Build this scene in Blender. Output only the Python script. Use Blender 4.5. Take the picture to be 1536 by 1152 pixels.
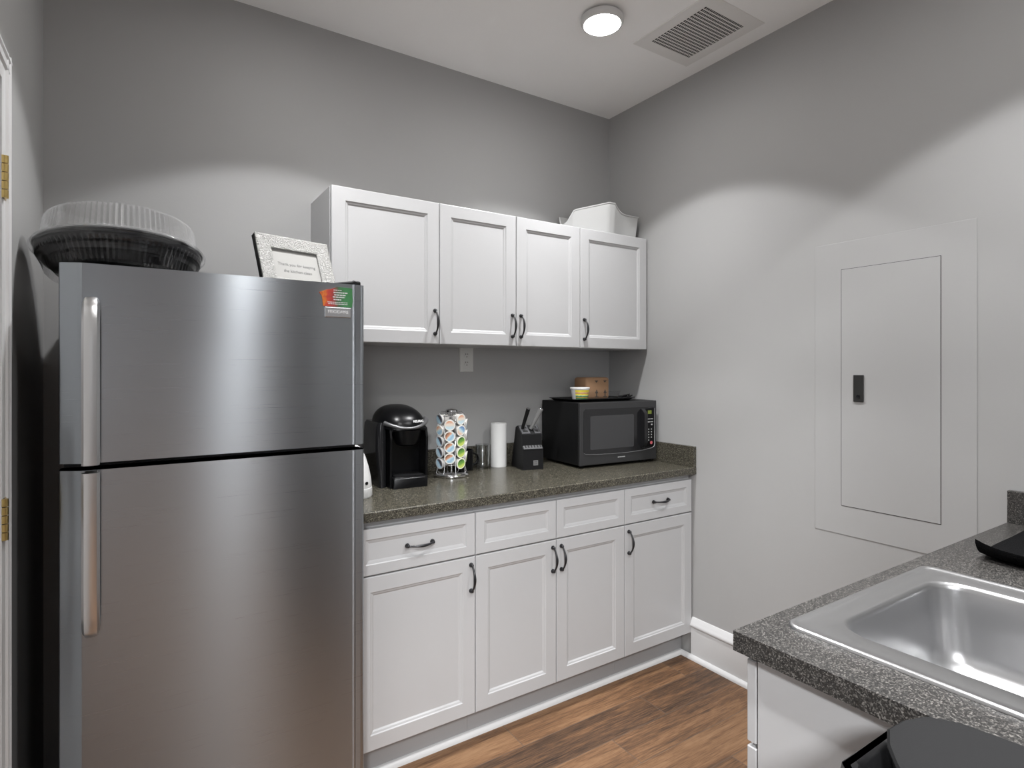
import bpy, bmesh, math, random
from mathutils import Vector, Matrix
random.seed(7)
S = bpy.context.scene
COL = S.collection
for o in list(bpy.data.objects):
    bpy.data.objects.remove(o)
PI = math.pi
R = math.radians

# ---------------------------------------------------------------- camera
cam_d = bpy.data.cameras.new('camera'); cam = bpy.data.objects.new('camera', cam_d); COL.objects.link(cam)
cam.location = (-2.2861, -2.4854, 1.4124)
cam.rotation_euler = (PI / 2, 0, -0.5766)
cam_d.sensor_width = 36.0
cam_d.lens = 862.43 / 1536 * 36
cam_d.shift_y = -21.87 / 1536
cam_d.clip_start = 0.02
S.camera = cam

# ---------------------------------------------------------------- world, exposure
S.view_settings.view_transform = 'Standard'
S.view_settings.look = 'None'
S.view_settings.gamma = 1.0
S.view_settings.use_curve_mapping = False
S.view_settings.exposure = 0.10
wd = bpy.data.worlds.new('world'); S.world = wd; wd.use_nodes = True
wd.node_tree.nodes['Background'].inputs[0].default_value = (0.9, 0.93, 1.0, 1)
wd.node_tree.nodes['Background'].inputs[1].default_value = 0.3

CEIL = 2.8612
LIGHT_XY = [(-0.69, -0.71), (-1.78, -0.73), (-0.69, -2.0), (-1.80, -2.05)]
SPOT_W = 200.0
BEAM = 3.1
for x, y in LIGHT_XY:
    l = bpy.data.lights.new('downlight', 'SPOT'); l.energy = SPOT_W; l.spot_size = R(107); l.spot_blend = 0.12
    l.shadow_soft_size = 0.055; l.color = (0.985, 0.99, 1.0)
    l.use_nodes = True                                 # beam profile of a frosted downlight: strongest straight down
    ln, ll = l.node_tree.nodes, l.node_tree.links
    tcn = ln.new('ShaderNodeTexCoord'); sz = ln.new('ShaderNodeSeparateXYZ'); ll.new(tcn.outputs['Normal'], sz.inputs[0])
    ab = ln.new('ShaderNodeMath'); ab.operation = 'ABSOLUTE'; ll.new(sz.outputs[2], ab.inputs[0])
    pw = ln.new('ShaderNodeMath'); pw.operation = 'POWER'; ll.new(ab.outputs[0], pw.inputs[0]); pw.inputs[1].default_value = BEAM
    ll.new(pw.outputs[0], ln['Emission'].inputs['Strength'])
    o = bpy.data.objects.new('downlight', l); COL.objects.link(o); o.location = (x, y, CEIL - 0.044)
for x, y, e, w in ((-1.63, -3.75, 20.0, 0.3), (-3.2, -4.1, 205.0, 0.4)):          # added unseen fill lamps under the hall ceiling, brightening lower walls and fridge streak
    l = bpy.data.lights.new('hall_fill_light', 'AREA'); l.energy = e; l.shape = 'RECTANGLE'; l.size = w; l.size_y = 0.6
    l.color = (0.97, 0.985, 1.0)
    o = bpy.data.objects.new('hall_fill_light', l); COL.objects.link(o); o.location = (x, y, CEIL - 0.03)

l = bpy.data.lights.new('hall_upright_fill', 'AREA'); l.energy = 32.0; l.shape = 'RECTANGLE'; l.size = 1.1; l.size_y = 1.5; l.color = (0.95, 0.975, 1.0)  # added upright fill lamp in the hall, without any window; lifts the ambient light
o = bpy.data.objects.new('hall_upright_fill', l); COL.objects.link(o); o.location = (-3.5, -5.24, 1.65); o.rotation_euler = (PI / 2, 0, 0)

# ---------------------------------------------------------------- materials
def mat(name, col, rough=0.5, metal=0.0, **kw):
    m = bpy.data.materials.new(name); m.use_nodes = True
    b = m.node_tree.nodes['Principled BSDF']
    b.inputs['Base Color'].default_value = (*col, 1)
    b.inputs['Roughness'].default_value = rough
    b.inputs['Metallic'].default_value = metal
    for k, v in kw.items():
        b.inputs[k].default_value = v
    return m
def nt(m): return m.node_tree.nodes, m.node_tree.links, m.node_tree.nodes['Principled BSDF']
def ramp(n, stops, interp='LINEAR'):
    r = n.new('ShaderNodeValToRGB'); r.color_ramp.interpolation = interp
    e = r.color_ramp.elements
    while len(e) < len(stops): e.new(0.5)
    for i, (p, c) in enumerate(stops):
        e[i].position = p; e[i].color = (*c, 1)
    return r
def add_noise_bump(m, scale, strength, dist=0.002, stretch=None):
    n, l, b = nt(m)
    tc = n.new('ShaderNodeTexCoord'); no = n.new('ShaderNodeTexNoise'); no.inputs['Scale'].default_value = scale
    src = tc.outputs['Object']
    if stretch:
        mp = n.new('ShaderNodeMapping'); mp.inputs['Scale'].default_value = stretch
        l.new(src, mp.inputs['Vector']); src = mp.outputs['Vector']
    l.new(src, no.inputs['Vector'])
    bu = n.new('ShaderNodeBump'); bu.inputs['Strength'].default_value = strength; bu.inputs['Distance'].default_value = dist
    l.new(no.outputs['Fac'], bu.inputs['Height']); l.new(bu.outputs['Normal'], b.inputs['Normal'])
    return m
def paint(name, col, rough):
    m = mat(name, col, rough); n, l, b = nt(m)
    tc = n.new('ShaderNodeTexCoord'); no = n.new('ShaderNodeTexNoise'); no.inputs['Scale'].default_value = 1.7
    l.new(tc.outputs['Object'], no.inputs['Vector'])
    r = ramp(n, [(0.3, tuple(c * 0.975 for c in col)), (0.7, tuple(c * 1.02 for c in col))])
    l.new(no.outputs['Fac'], r.inputs['Fac']); l.new(r.outputs['Color'], b.inputs['Base Color'])
    n2 = n.new('ShaderNodeTexNoise'); n2.inputs['Scale'].default_value = 260
    l.new(tc.outputs['Object'], n2.inputs['Vector'])
    bu = n.new('ShaderNodeBump'); bu.inputs['Strength'].default_value = 0.06; bu.inputs['Distance'].default_value = 0.001
    l.new(n2.outputs['Fac'], bu.inputs['Height']); l.new(bu.outputs['Normal'], b.inputs['Normal'])
    return m
def clear(name, tint=(0.985, 0.987, 0.99), gloss=0.02, edge=0.34, cloud=0.0):
    m = bpy.data.materials.new(name); m.use_nodes = True
    n, l = m.node_tree.nodes, m.node_tree.links
    n.remove(n['Principled BSDF'])
    t = n.new('ShaderNodeBsdfTransparent'); t.inputs[0].default_value = (*tint, 1)
    g = n.new('ShaderNodeBsdfGlossy'); g.inputs['Roughness'].default_value = 0.08
    lw = n.new('ShaderNodeLayerWeight'); lw.inputs['Blend'].default_value = 0.35
    mr = n.new('ShaderNodeMapRange'); mr.inputs['To Min'].default_value = gloss; mr.inputs['To Max'].default_value = edge
    mx = n.new('ShaderNodeMixShader')
    l.new(lw.outputs['Facing'], mr.inputs['Value']); l.new(mr.outputs['Result'], mx.inputs['Fac'])
    l.new(t.outputs[0], mx.inputs[1]); l.new(g.outputs[0], mx.inputs[2])
    out = mx.outputs[0]
    if cloud:                                          # faint milky scatter of thin moulded plastic
        df = n.new('ShaderNodeBsdfDiffuse'); df.inputs[0].default_value = (0.9, 0.9, 0.9, 1); m2 = n.new('ShaderNodeMixShader'); m2.inputs[0].default_value = cloud
        l.new(out, m2.inputs[1]); l.new(df.outputs[0], m2.inputs[2]); out = m2.outputs[0]
    l.new(out, n['Material Output'].inputs['Surface'])
    return m
def speckle(name, dark, mid, light, scale, rough):
    m = mat(name, mid, rough); n, l, b = nt(m)
    tc = n.new('ShaderNodeTexCoord')
    v = n.new('ShaderNodeTexVoronoi'); v.inputs['Scale'].default_value = scale
    l.new(tc.outputs['Object'], v.inputs['Vector'])
    sp = n.new('ShaderNodeSeparateColor'); l.new(v.outputs['Color'], sp.inputs['Color'])
    r = ramp(n, [(0.0, dark), (0.32, tuple((a + c) / 2 for a, c in zip(dark, mid))), (0.62, mid), (0.86, tuple((a + c) / 2 for a, c in zip(light, mid))), (0.97, light)])
    l.new(sp.outputs[0], r.inputs['Fac'])
    no = n.new('ShaderNodeTexNoise'); no.inputs['Scale'].default_value = scale * 0.35; no.inputs['Detail'].default_value = 4
    l.new(tc.outputs['Object'], no.inputs['Vector'])
    r2 = ramp(n, [(0.3, (0.75, 0.75, 0.75)), (0.7, (1.2, 1.2, 1.2))]); l.new(no.outputs['Fac'], r2.inputs['Fac'])
    mx = n.new('ShaderNodeMix'); mx.data_type = 'RGBA'; mx.blend_type = 'MULTIPLY'; mx.inputs[0].default_value = 1
    l.new(r.outputs['Color'], mx.inputs[6]); l.new(r2.outputs['Color'], mx.inputs[7])
    l.new(mx.outputs[2], b.inputs['Base Color'])
    return m
def brushed(name, col, rough, aniso, rot, scratch=(1, 1, 1), axis=(0, 0, 1)):
    m = mat(name, col, rough, 1.0); n, l, b = nt(m)
    b.inputs['Anisotropic'].default_value = aniso; b.inputs['Anisotropic Rotation'].default_value = rot
    tg = n.new('ShaderNodeCombineXYZ')                  # the brushing runs level
    for i in range(3): tg.inputs[i].default_value = axis[i]
    l.new(tg.outputs[0], b.inputs['Tangent'])
    tc = n.new('ShaderNodeTexCoord'); mp = n.new('ShaderNodeMapping'); mp.inputs['Scale'].default_value = scratch
    no = n.new('ShaderNodeTexNoise'); no.inputs['Scale'].default_value = 1; no.inputs['Detail'].default_value = 3
    l.new(tc.outputs['Object'], mp.inputs['Vector']); l.new(mp.outputs['Vector'], no.inputs['Vector'])
    mr = n.new('ShaderNodeMapRange'); mr.inputs['To Min'].default_value = rough * 0.94; mr.inputs['To Max'].default_value = rough * 1.06
    l.new(no.outputs['Fac'], mr.inputs['Value']); l.new(mr.outputs['Result'], b.inputs['Roughness'])
    return m

M = {}
M['wall'] = paint('grey_wall_paint', (0.362, 0.360, 0.357), 0.6)
M['ceiling'] = paint('ceiling_paint', (0.93, 0.925, 0.915), 0.7)
M['white'] = paint('white_cabinet_paint', (0.48, 0.48, 0.485), 0.30)
M['toe'] = paint('grey_toe_kick', (0.33, 0.33, 0.335), 0.5)
M['trim'] = paint('white_trim_paint', (0.60, 0.60, 0.60), 0.35)
M['counter'] = speckle('speckled_laminate', (0.018, 0.017, 0.013), (0.064, 0.059, 0.045), (0.17, 0.155, 0.12), 420, 0.26)
M['counter2'] = speckle('speckled_grey_laminate', (0.008, 0.0078, 0.0075), (0.034, 0.032, 0.030), (0.175, 0.165, 0.153), 500, 0.40)
M['steel'] = brushed('brushed_steel_door', (0.36, 0.383, 0.405), 0.28, 0.98, 0.0, (3, 3, 900))
M['handle_steel'] = mat('satin_steel_handle', (0.66, 0.655, 0.65), 0.30, 1.0)
M['sink'] = mat('satin_sink_steel', (0.57, 0.57, 0.575), 0.29, 1.0)
M['chrome'] = mat('chrome', (0.78, 0.78, 0.79), 0.09, 1.0)
M['black'] = mat('black_gloss_plastic', (0.0035, 0.0035, 0.004), 0.28, **{'Specular IOR Level': 0.22})
M['blackmatte'] = mat('black_satin_plastic', (0.007, 0.007, 0.0075), 0.5, **{'Specular IOR Level': 0.22})
M['tray'] = mat('black_tray_plastic', (0.010, 0.010, 0.011), 0.25)
M['hardware'] = mat('black_iron_pull', (0.010, 0.010, 0.012), 0.30)
M['bin'] = add_noise_bump(mat('dark_grey_bin_plastic', (0.014, 0.014, 0.0145), 0.6, **{'Specular IOR Level': 0.12}), 400, 0.15)
M['bin_gloss'] = mat('black_bin_lid_plastic', (0.007, 0.007, 0.0075), 0.3, **{'Specular IOR Level': 0.3})
M['smoke'] = mat('smoked_tank', (0.012, 0.012, 0.013), 0.12)
M['silver'] = mat('silver_plastic', (0.45, 0.45, 0.46), 0.28, 0.8)
M['dullsilver'] = mat('dull_silver_plastic', (0.20, 0.20, 0.205), 0.34, 0.7)
M['mwfront'] = mat('black_stainless', (0.060, 0.060, 0.062), 0.36, 0.6)
M['glassdark'] = mat('dark_door_glass', (0.012, 0.012, 0.013), 0.16)
M['mesh_window'] = mat('window_mesh', (0.040, 0.040, 0.042), 0.30)
M['whiteplastic'] = mat('white_plastic', (0.66, 0.66, 0.655), 0.40)
M['whitebin'] = mat('white_bin_plastic', (0.43, 0.43, 0.425), 0.40)
M['paper'] = add_noise_bump(mat('paper_towel', (0.83, 0.83, 0.82), 0.9), 500, 0.3)
M['card'] = mat('white_card', (0.33, 0.325, 0.312), 0.9, **{'Specular IOR Level': 0.05})
M['ink'] = mat('grey_ink', (0.13, 0.13, 0.13), 0.8)
M['print_white'] = mat('white_print', (0.75, 0.75, 0.75), 0.6)
M['brass'] = mat('aged_brass', (0.60, 0.44, 0.17), 0.30, 1.0)
M['darkgap'] = mat('dark_recess', (0.010, 0.010, 0.010), 0.8)
M['gasket'] = mat('black_gasket', (0.012, 0.012, 0.012), 0.6)
M['fridge_side'] = mat('charcoal_fridge_side', (0.020, 0.020, 0.021), 0.45)
M['clear'] = clear('clear_plastic')
M['clear_dome'] = clear('clear_dome_plastic', (0.97, 0.972, 0.975), 0.08, 0.45, 0.09)
M['glass'] = clear('clear_glass', (0.92, 0.93, 0.93), 0.08, 0.7)
M['towel'] = add_noise_bump(mat('black_mat_fabric', (0.006, 0.006, 0.0065), 0.95, **{'Specular IOR Level': 0.08}), 320, 0.8, 0.002)
M['grey_plate'] = mat('grey_slot_plate', (0.10, 0.10, 0.105), 0.35, 0.3)
M['pull_dark'] = mat('dark_latch_metal', (0.035, 0.035, 0.034), 0.4, 0.4)
M['socket'] = mat('white_socket', (0.62, 0.62, 0.60), 0.4)
M['ventwhite'] = mat('white_vent_metal', (0.78, 0.77, 0.75), 0.5)
M['red'] = mat('red_button', (0.55, 0.12, 0.14), 0.4)
M['lcd'] = mat('green_display', (0.10, 0.13, 0.02), 0.3)
M['lcd'].node_tree.nodes['Principled BSDF'].inputs['Emission Color'].default_value = (0.35, 0.42, 0.05, 1)
M['lcd'].node_tree.nodes['Principled BSDF'].inputs['Emission Strength'].default_value = 0.12
M['podcup'] = mat('pod_cup_plastic', (0.55, 0.53, 0.51), 0.45)
M['diffuser'] = mat('lamp_diffuser', (0.9, 0.9, 0.9), 0.5)
M['diffuser'].node_tree.nodes['Principled BSDF'].inputs['Emission Color'].default_value = (1, 0.985, 0.96, 1)
M['diffuser'].node_tree.nodes['Principled BSDF'].inputs['Emission Strength'].default_value = 63.0

# silver leaf-textured frame
M['frame'] = mat('textured_silver_frame', (0.31, 0.306, 0.293), 0.5, 0.45)
n, l, b = nt(M['frame'])
tc = n.new('ShaderNodeTexCoord'); v = n.new('ShaderNodeTexNoise'); v.inputs['Scale'].default_value = 120; v.inputs['Distortion'].default_value = 3.0
l.new(tc.outputs['Object'], v.inputs['Vector'])
bu = n.new('ShaderNodeBump'); bu.inputs['Strength'].default_value = 0.9; bu.inputs['Distance'].default_value = 0.006
l.new(v.outputs['Fac'], bu.inputs['Height']); l.new(bu.outputs['Normal'], b.inputs['Normal'])

# wood-look plank floor
def floor_mat():
    m = mat('wood_plank_floor', (0.2, 0.11, 0.06), 0.48, **{'Specular IOR Level': 0.3}); n, l, b = nt(m)
    def math_(op, a, c=None):
        x = n.new('ShaderNodeMath'); x.operation = op
        for i, q in enumerate((a, c)):
            if q is None: continue
            if isinstance(q, (int, float)): x.inputs[i].default_value = q
            else: l.new(q, x.inputs[i])
        return x.outputs[0]
    tc = n.new('ShaderNodeTexCoord'); sx = n.new('ShaderNodeSeparateXYZ'); l.new(tc.outputs['Object'], sx.inputs[0])
    W, L = 0.1535, 0.905
    yr = math_('DIVIDE', math_('ADD', sx.outputs[1], 0.703 + W * 40), W)
    row = math_('FLOOR', yr); fy = math_('FRACT', yr)
    # row 39 (just in front of the cabinets): joint at x=-1.07 ; each nearer row shifts by a third
    xs = math_('ADD', math_('DIVIDE', math_('ADD', sx.outputs[0], 0.17 + L * 10), L), math_('MULTIPLY', math_('SUBTRACT', row, 40.0), -0.333))
    xs = math_('ADD', xs, 0.0)
    cid = math_('FLOOR', xs); fx = math_('FRACT', xs)
    wn = n.new('ShaderNodeTexWhiteNoise'); wn.noise_dimensions = '2D'
    cb = n.new('ShaderNodeCombineXYZ'); l.new(row, cb.inputs[0]); l.new(cid, cb.inputs[1]); l.new(cb.outputs[0], wn.inputs['Vector'])
    rnd = wn.outputs['Value']
    # grain coordinates, offset per plank
    cv = n.new('ShaderNodeCombineXYZ')
    l.new(math_('ADD', math_('MULTIPLY', sx.outputs[0], 1.5), math_('MULTIPLY', rnd, 37.0)), cv.inputs[0])
    l.new(math_('ADD', math_('MULTIPLY', sx.outputs[1], 21.0), math_('MULTIPLY', rnd, 91.0)), cv.inputs[1])
    g1 = n.new('ShaderNodeTexNoise'); g1.inputs['Scale'].default_value = 1.1; g1.inputs['Detail'].default_value = 9; g1.inputs['Roughness'].default_value = 0.68; g1.inputs['Distortion'].default_value = 0.6
    l.new(cv.outputs[0], g1.inputs['Vector'])
    g2 = n.new('ShaderNodeTexNoise'); g2.inputs['Scale'].default_value = 5.0; g2.inputs['Detail'].default_value = 8; g2.inputs['Roughness'].default_value = 0.7
    cv2 = n.new('ShaderNodeCombineXYZ')
    l.new(math_('MULTIPLY', sx.outputs[0], 3.0), cv2.inputs[0]); l.new(math_('ADD', math_('MULTIPLY', sx.outputs[1], 46.0), math_('MULTIPLY', rnd, 51.0)), cv2.inputs[1])
    l.new(cv2.outputs[0], g2.inputs['Vector'])
    f = math_('ADD', math_('MULTIPLY', g1.outputs['Fac'], 0.62), math_('MULTIPLY', g2.outputs['Fac'], 0.38))
    g3 = n.new('ShaderNodeTexNoise'); g3.inputs['Scale'].default_value = 1.0; g3.inputs['Detail'].default_value = 4; g3.inputs['Roughness'].default_value = 0.6
    cv3 = n.new('ShaderNodeCombineXYZ')
    l.new(math_('MULTIPLY', sx.outputs[0], 14.0), cv3.inputs[0]); l.new(math_('ADD', math_('MULTIPLY', sx.outputs[1], 190.0), math_('MULTIPLY', rnd, 77.0)), cv3.inputs[1])
    l.new(cv3.outputs[0], g3.inputs['Vector'])
    f = math_('ADD', f, math_('MULTIPLY', math_('SUBTRACT', g3.outputs['Fac'], 0.5), 0.30))
    f = math_('ADD', f, math_('MULTIPLY', math_('SUBTRACT', rnd, 0.5), 0.16))
    r = ramp(n, [(0.28, (0.026, 0.017, 0.012)), (0.41, (0.075, 0.043, 0.026)), (0.50, (0.140, 0.074, 0.038)), (0.59, (0.205, 0.112, 0.058)), (0.74, (0.27, 0.165, 0.092))])
    l.new(f, r.inputs['Fac'])
    gm = math_('MAXIMUM', math_('LESS_THAN', fy, 0.014), math_('LESS_THAN', fx, 0.0028))
    mx = n.new('ShaderNodeMix'); mx.data_type = 'RGBA'; l.new(gm, mx.inputs[0]); l.new(r.outputs['Color'], mx.inputs[6]); mx.inputs[7].default_value = (0.10, 0.075, 0.058, 1)
    l.new(mx.outputs[2], b.inputs['Base Color'])
    bu = n.new('ShaderNodeBump'); bu.inputs['Strength'].default_value = 0.25; bu.inputs['Distance'].default_value = 0.002
    l.new(math_('SUBTRACT', f, gm), bu.inputs['Height']); l.new(bu.outputs['Normal'], b.inputs['Normal'])
    return m
M['floor'] = floor_mat()

def split_mat(name, cols, ang, seed, rim=(0.80, 0.79, 0.74)):
    """printed pod lid: a pale rim around a picture of colour patches."""
    m = mat(name, cols[0], 0.35); n, l, b = nt(m)
    tc = n.new('ShaderNodeTexCoord'); mp = n.new('ShaderNodeMapping'); mp.inputs['Rotation'].default_value = (0, ang, 0)
    mp.inputs['Location'].default_value = (0, 0, 0)
    l.new(tc.outputs['Object'], mp.inputs['Vector'])
    sx = n.new('ShaderNodeSeparateXYZ'); l.new(mp.outputs['Vector'], sx.inputs[0])
    no = n.new('ShaderNodeTexNoise'); no.inputs['Scale'].default_value = 120; no.inputs['Detail'].default_value = 2; l.new(mp.outputs['Vector'], no.inputs['Vector'])
    a = n.new('ShaderNodeMath'); a.operation = 'MULTIPLY_ADD'; l.new(no.outputs['Fac'], a.inputs[0]); a.inputs[1].default_value = 0.012; l.new(sx.outputs[2], a.inputs[2])
    mr = n.new('ShaderNodeMapRange'); mr.inputs['From Min'].default_value = -0.016; mr.inputs['From Max'].default_value = 0.028
    l.new(a.outputs[0], mr.inputs['Value'])
    r = ramp(n, [(0.0, cols[0]), (0.30, cols[1]), (0.52, cols[2]), (0.60, cols[3]), (0.85, cols[4])]); l.new(mr.outputs['Result'], r.inputs['Fac'])
    s2 = n.new('ShaderNodeSeparateXYZ'); l.new(tc.outputs['Object'], s2.inputs[0])
    cb = n.new('ShaderNodeCombineXYZ'); l.new(s2.outputs[0], cb.inputs[0]); l.new(s2.outputs[2], cb.inputs[1])
    ln = n.new('ShaderNodeVectorMath'); ln.operation = 'LENGTH'; l.new(cb.outputs[0], ln.inputs[0])
    gt = n.new('ShaderNodeMath'); gt.operation = 'GREATER_THAN'; gt.inputs[1].default_value = 0.0195; l.new(ln.outputs['Value'], gt.inputs[0])
    mx = n.new('ShaderNodeMix'); mx.data_type = 'RGBA'; l.new(gt.outputs[0], mx.inputs[0]); l.new(r.outputs['Color'], mx.inputs[6]); mx.inputs[7].default_value = (*rim, 1)
    l.new(mx.outputs[2], b.inputs['Base Color'])
    return m
BL, LB, OR, BR, CR, GR, YG, DG = (0.30, 0.50, 0.66), (0.55, 0.70, 0.76), (0.72, 0.36, 0.22), (0.22, 0.11, 0.07), (0.80, 0.70, 0.60), (0.16, 0.36, 0.06), (0.55, 0.66, 0.14), (0.05, 0.12, 0.04)
M['lid_blue'] = split_mat('blue_tan_lid', [LB, BL, LB, CR, OR], 0.6, 1)
M['lid_orange'] = split_mat('blue_orange_lid', [LB, BL, LB, OR, BR], 0.7, 2)
M['lid_plain'] = split_mat('pale_tan_lid', [LB, LB, CR, CR, OR], 0.1, 3)
M['lid_dark'] = split_mat('blue_dark_lid', [BL, LB, BL, (0.10, 0.09, 0.10), (0.06, 0.05, 0.06)], -0.9, 4, rim=(0.55, 0.56, 0.58))
M['lid_flip'] = split_mat('orange_blue_lid', [OR, CR, LB, BL, (0.16, 0.26, 0.50)], -0.5, 5)
M['lid_green'] = split_mat('green_lid', [YG, YG, GR, GR, DG], 0.2, 6, rim=(0.82, 0.84, 0.66))

def band_mat(name, stops, axis=2, lo=0.0, hi=1.0, noise=0.0, nscale=60, rough=0.4, interp='CONSTANT'):
    m = mat(name, stops[0][1], rough); n, l, b = nt(m)
    tc = n.new('ShaderNodeTexCoord'); sx = n.new('ShaderNodeSeparateXYZ'); l.new(tc.outputs['Object'], sx.inputs[0])
    no = n.new('ShaderNodeTexNoise'); no.inputs['Scale'].default_value = nscale; l.new(tc.outputs['Object'], no.inputs['Vector'])
    mr = n.new('ShaderNodeMapRange'); mr.inputs['From Min'].default_value = lo; mr.inputs['From Max'].default_value = hi
    l.new(sx.outputs[axis], mr.inputs['Value'])
    a = n.new('ShaderNodeMath'); a.operation = 'MULTIPLY_ADD'; l.new(no.outputs['Fac'], a.inputs[0]); a.inputs[1].default_value = noise; l.new(mr.outputs['Result'], a.inputs[2])
    s = n.new('ShaderNodeMath'); s.operation = 'SUBTRACT'; l.new(a.outputs[0], s.inputs[0]); s.inputs[1].default_value = noise / 2
    r = ramp(n, stops, interp); l.new(s.outputs[0], r.inputs['Fac']); l.new(r.outputs['Color'], b.inputs['Base Color'])
    return m
M['magnet'] = band_mat('red_to_green_print', [(0.0, (0.50, 0.06, 0.03)), (0.12, (0.75, 0.22, 0.03)), (0.25, (0.62, 0.07, 0.04)), (0.42, (0.40, 0.05, 0.05)), (0.56, (0.07, 0.14, 0.07)), (0.75, (0.06, 0.25, 0.09)), (1.0, (0.05, 0.22, 0.07))], 0, 0.0, 0.098, 0.35, 90, 0.45, 'LINEAR')
M['tub_label'] = band_mat('yellow_green_label', [(0.0, (0.05, 0.16, 0.06)), (0.20, (0.40, 0.22, 0.04)), (0.30, (0.05, 0.20, 0.08)), (0.42, (0.45, 0.62, 0.55)), (0.46, (0.72, 0.60, 0.05)), (0.60, (0.55, 0.28, 0.12)), (0.72, (0.60, 0.35, 0.25)), (0.80, (0.75, 0.62, 0.06))], 2, 0.006, 0.052, 0.18, 70)
M['cardboard'] = add_noise_bump(mat('brown_cardboard', (0.25, 0.143, 0.077), 0.8), 200, 0.15)
M['cardprint'] = mat('black_box_print', (0.045, 0.035, 0.028), 0.7)

# ---------------------------------------------------------------- mesh helpers
def BM(): return bmesh.new()
def obj(name, bm, m, parent=None, smooth=None, loc=None, rot=None):
    bmesh.ops.recalc_face_normals(bm, faces=bm.faces)
    me = bpy.data.meshes.new(name)
    if smooth is not None:
        for f in bm.faces: f.smooth = True
        for e in bm.edges:
            if len(e.link_faces) == 2 and e.calc_face_angle(0) > R(smooth): e.smooth = False
    bm.to_mesh(me); bm.free()
    me.materials.append(m)
    o = bpy.data.objects.new(name, me); COL.objects.link(o)
    if parent: o.parent = parent
    if loc: o.location = loc
    if rot: o.rotation_euler = rot
    return o
def tag(o, label, cat, group=None):
    o['label'] = label; o['category'] = cat
    if group: o['group'] = group
    return o
def thing(name, label, cat, loc=(0, 0, 0), rot=(0, 0, 0), group=None):
    o = bpy.data.objects.new(name, None); COL.objects.link(o)
    o.location = loc; o.rotation_euler = rot; o.empty_display_size = 0.05
    return tag(o, label, cat, group)
def struct(name, bm, m, parent=None, smooth=None):
    o = obj(name, bm, m, parent, smooth)
    o['kind'] = 'structure'
    return o
def box(bm, x0, x1, y0, y1, z0, z1, bev=0.0, seg=2):
    vs = [bm.verts.new(p) for p in ((x0, y0, z0), (x1, y0, z0), (x1, y1, z0), (x0, y1, z0), (x0, y0, z1), (x1, y0, z1), (x1, y1, z1), (x0, y1, z1))]
    fs = [bm.faces.new([vs[i] for i in q]) for q in ((3, 2, 1, 0), (4, 5, 6, 7), (0, 1, 5, 4), (1, 2, 6, 5), (2, 3, 7, 6), (3, 0, 4, 7))]
    if bev > 0:
        es = list({e for f in fs for e in f.edges})
        bmesh.ops.bevel(bm, geom=es, offset=bev, segments=seg, affect='EDGES', profile=0.5)
    return bm
def rings(bm, rs, cap0=True, cap1=True, closed=True):
    vr = [[bm.verts.new(p) for p in r] for r in rs]
    k = len(rs[0])
    for a, c in zip(vr, vr[1:]):
        for i in range(k if closed else k - 1):
            j = (i + 1) % k
            bm.faces.new((a[i], a[j], c[j], c[i]))
    if cap0: bm.faces.new(vr[0][::-1])
    if cap1: bm.faces.new(vr[-1])
    return vr
def lathe(bm, prof, seg=32, c=(0, 0, 0), cap0=True, cap1=True, flute=None):
    rs = []
    for r, z in prof:
        ring = []
        for i in range(seg):
            a = 2 * PI * i / seg; rr = r
            if flute: rr = r + flute(i, r, z)
            ring.append((c[0] + rr * math.cos(a), c[1] + rr * math.sin(a), c[2] + z))
        rs.append(ring)
    return rings(bm, rs, cap0, cap1)
def tube(bm, pts, rad, seg=8, sx=1.0):
    pts = [Vector(p) for p in pts]
    if isinstance(rad, (int, float)): rad = [rad] * len(pts)
    rs = []; prev = None
    for i, p in enumerate(pts):
        t = (pts[min(i + 1, len(pts) - 1)] - pts[max(i - 1, 0)]).normalized()
        if prev is None:
            up = Vector((0, 0, 1)) if abs(t.z) < 0.9 else Vector((1, 0, 0))
            nrm = t.cross(up).normalized()
        else:
            nrm = (prev - t * prev.dot(t)).normalized()
        prev = nrm; bn = t.cross(nrm)
        rs.append([tuple(p + rad[i] * (math.cos(2 * PI * k / seg) * nrm * sx + math.sin(2 * PI * k / seg) * bn)) for k in range(seg)])
    rings(bm, rs)
def prism(bm, poly, a0, a1, axis='x', bev=0):
    def P(u, v, a):
        return {'x': (a, u, v), 'y': (u, a, v), 'z': (u, v, a)}[axis]
    before = set(bm.edges)
    rings(bm, [[P(u, v, a0) for u, v in poly], [P(u, v, a1) for u, v in poly]])
    if bev:
        bmesh.ops.bevel(bm, geom=[e for e in bm.edges if e not in before], offset=bev, segments=2, affect='EDGES')
def rrect(x0, x1, y0, y1, r, seg=5):
    out = []
    for cx, cy, a in ((x1 - r, y1 - r, 0), (x0 + r, y1 - r, 90), (x0 + r, y0 + r, 180), (x1 - r, y0 + r, 270)):
        for i in range(seg + 1):
            t = R(a + 90 * i / seg); out.append((cx + r * math.cos(t), cy + r * math.sin(t)))
    return out
def arc(cx, cy, r, a0, a1, n):
    return [(cx + r * math.cos(R(a0 + (a1 - a0) * i / n)), cy + r * math.sin(R(a0 + (a1 - a0) * i / n))) for i in range(n + 1)]
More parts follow.
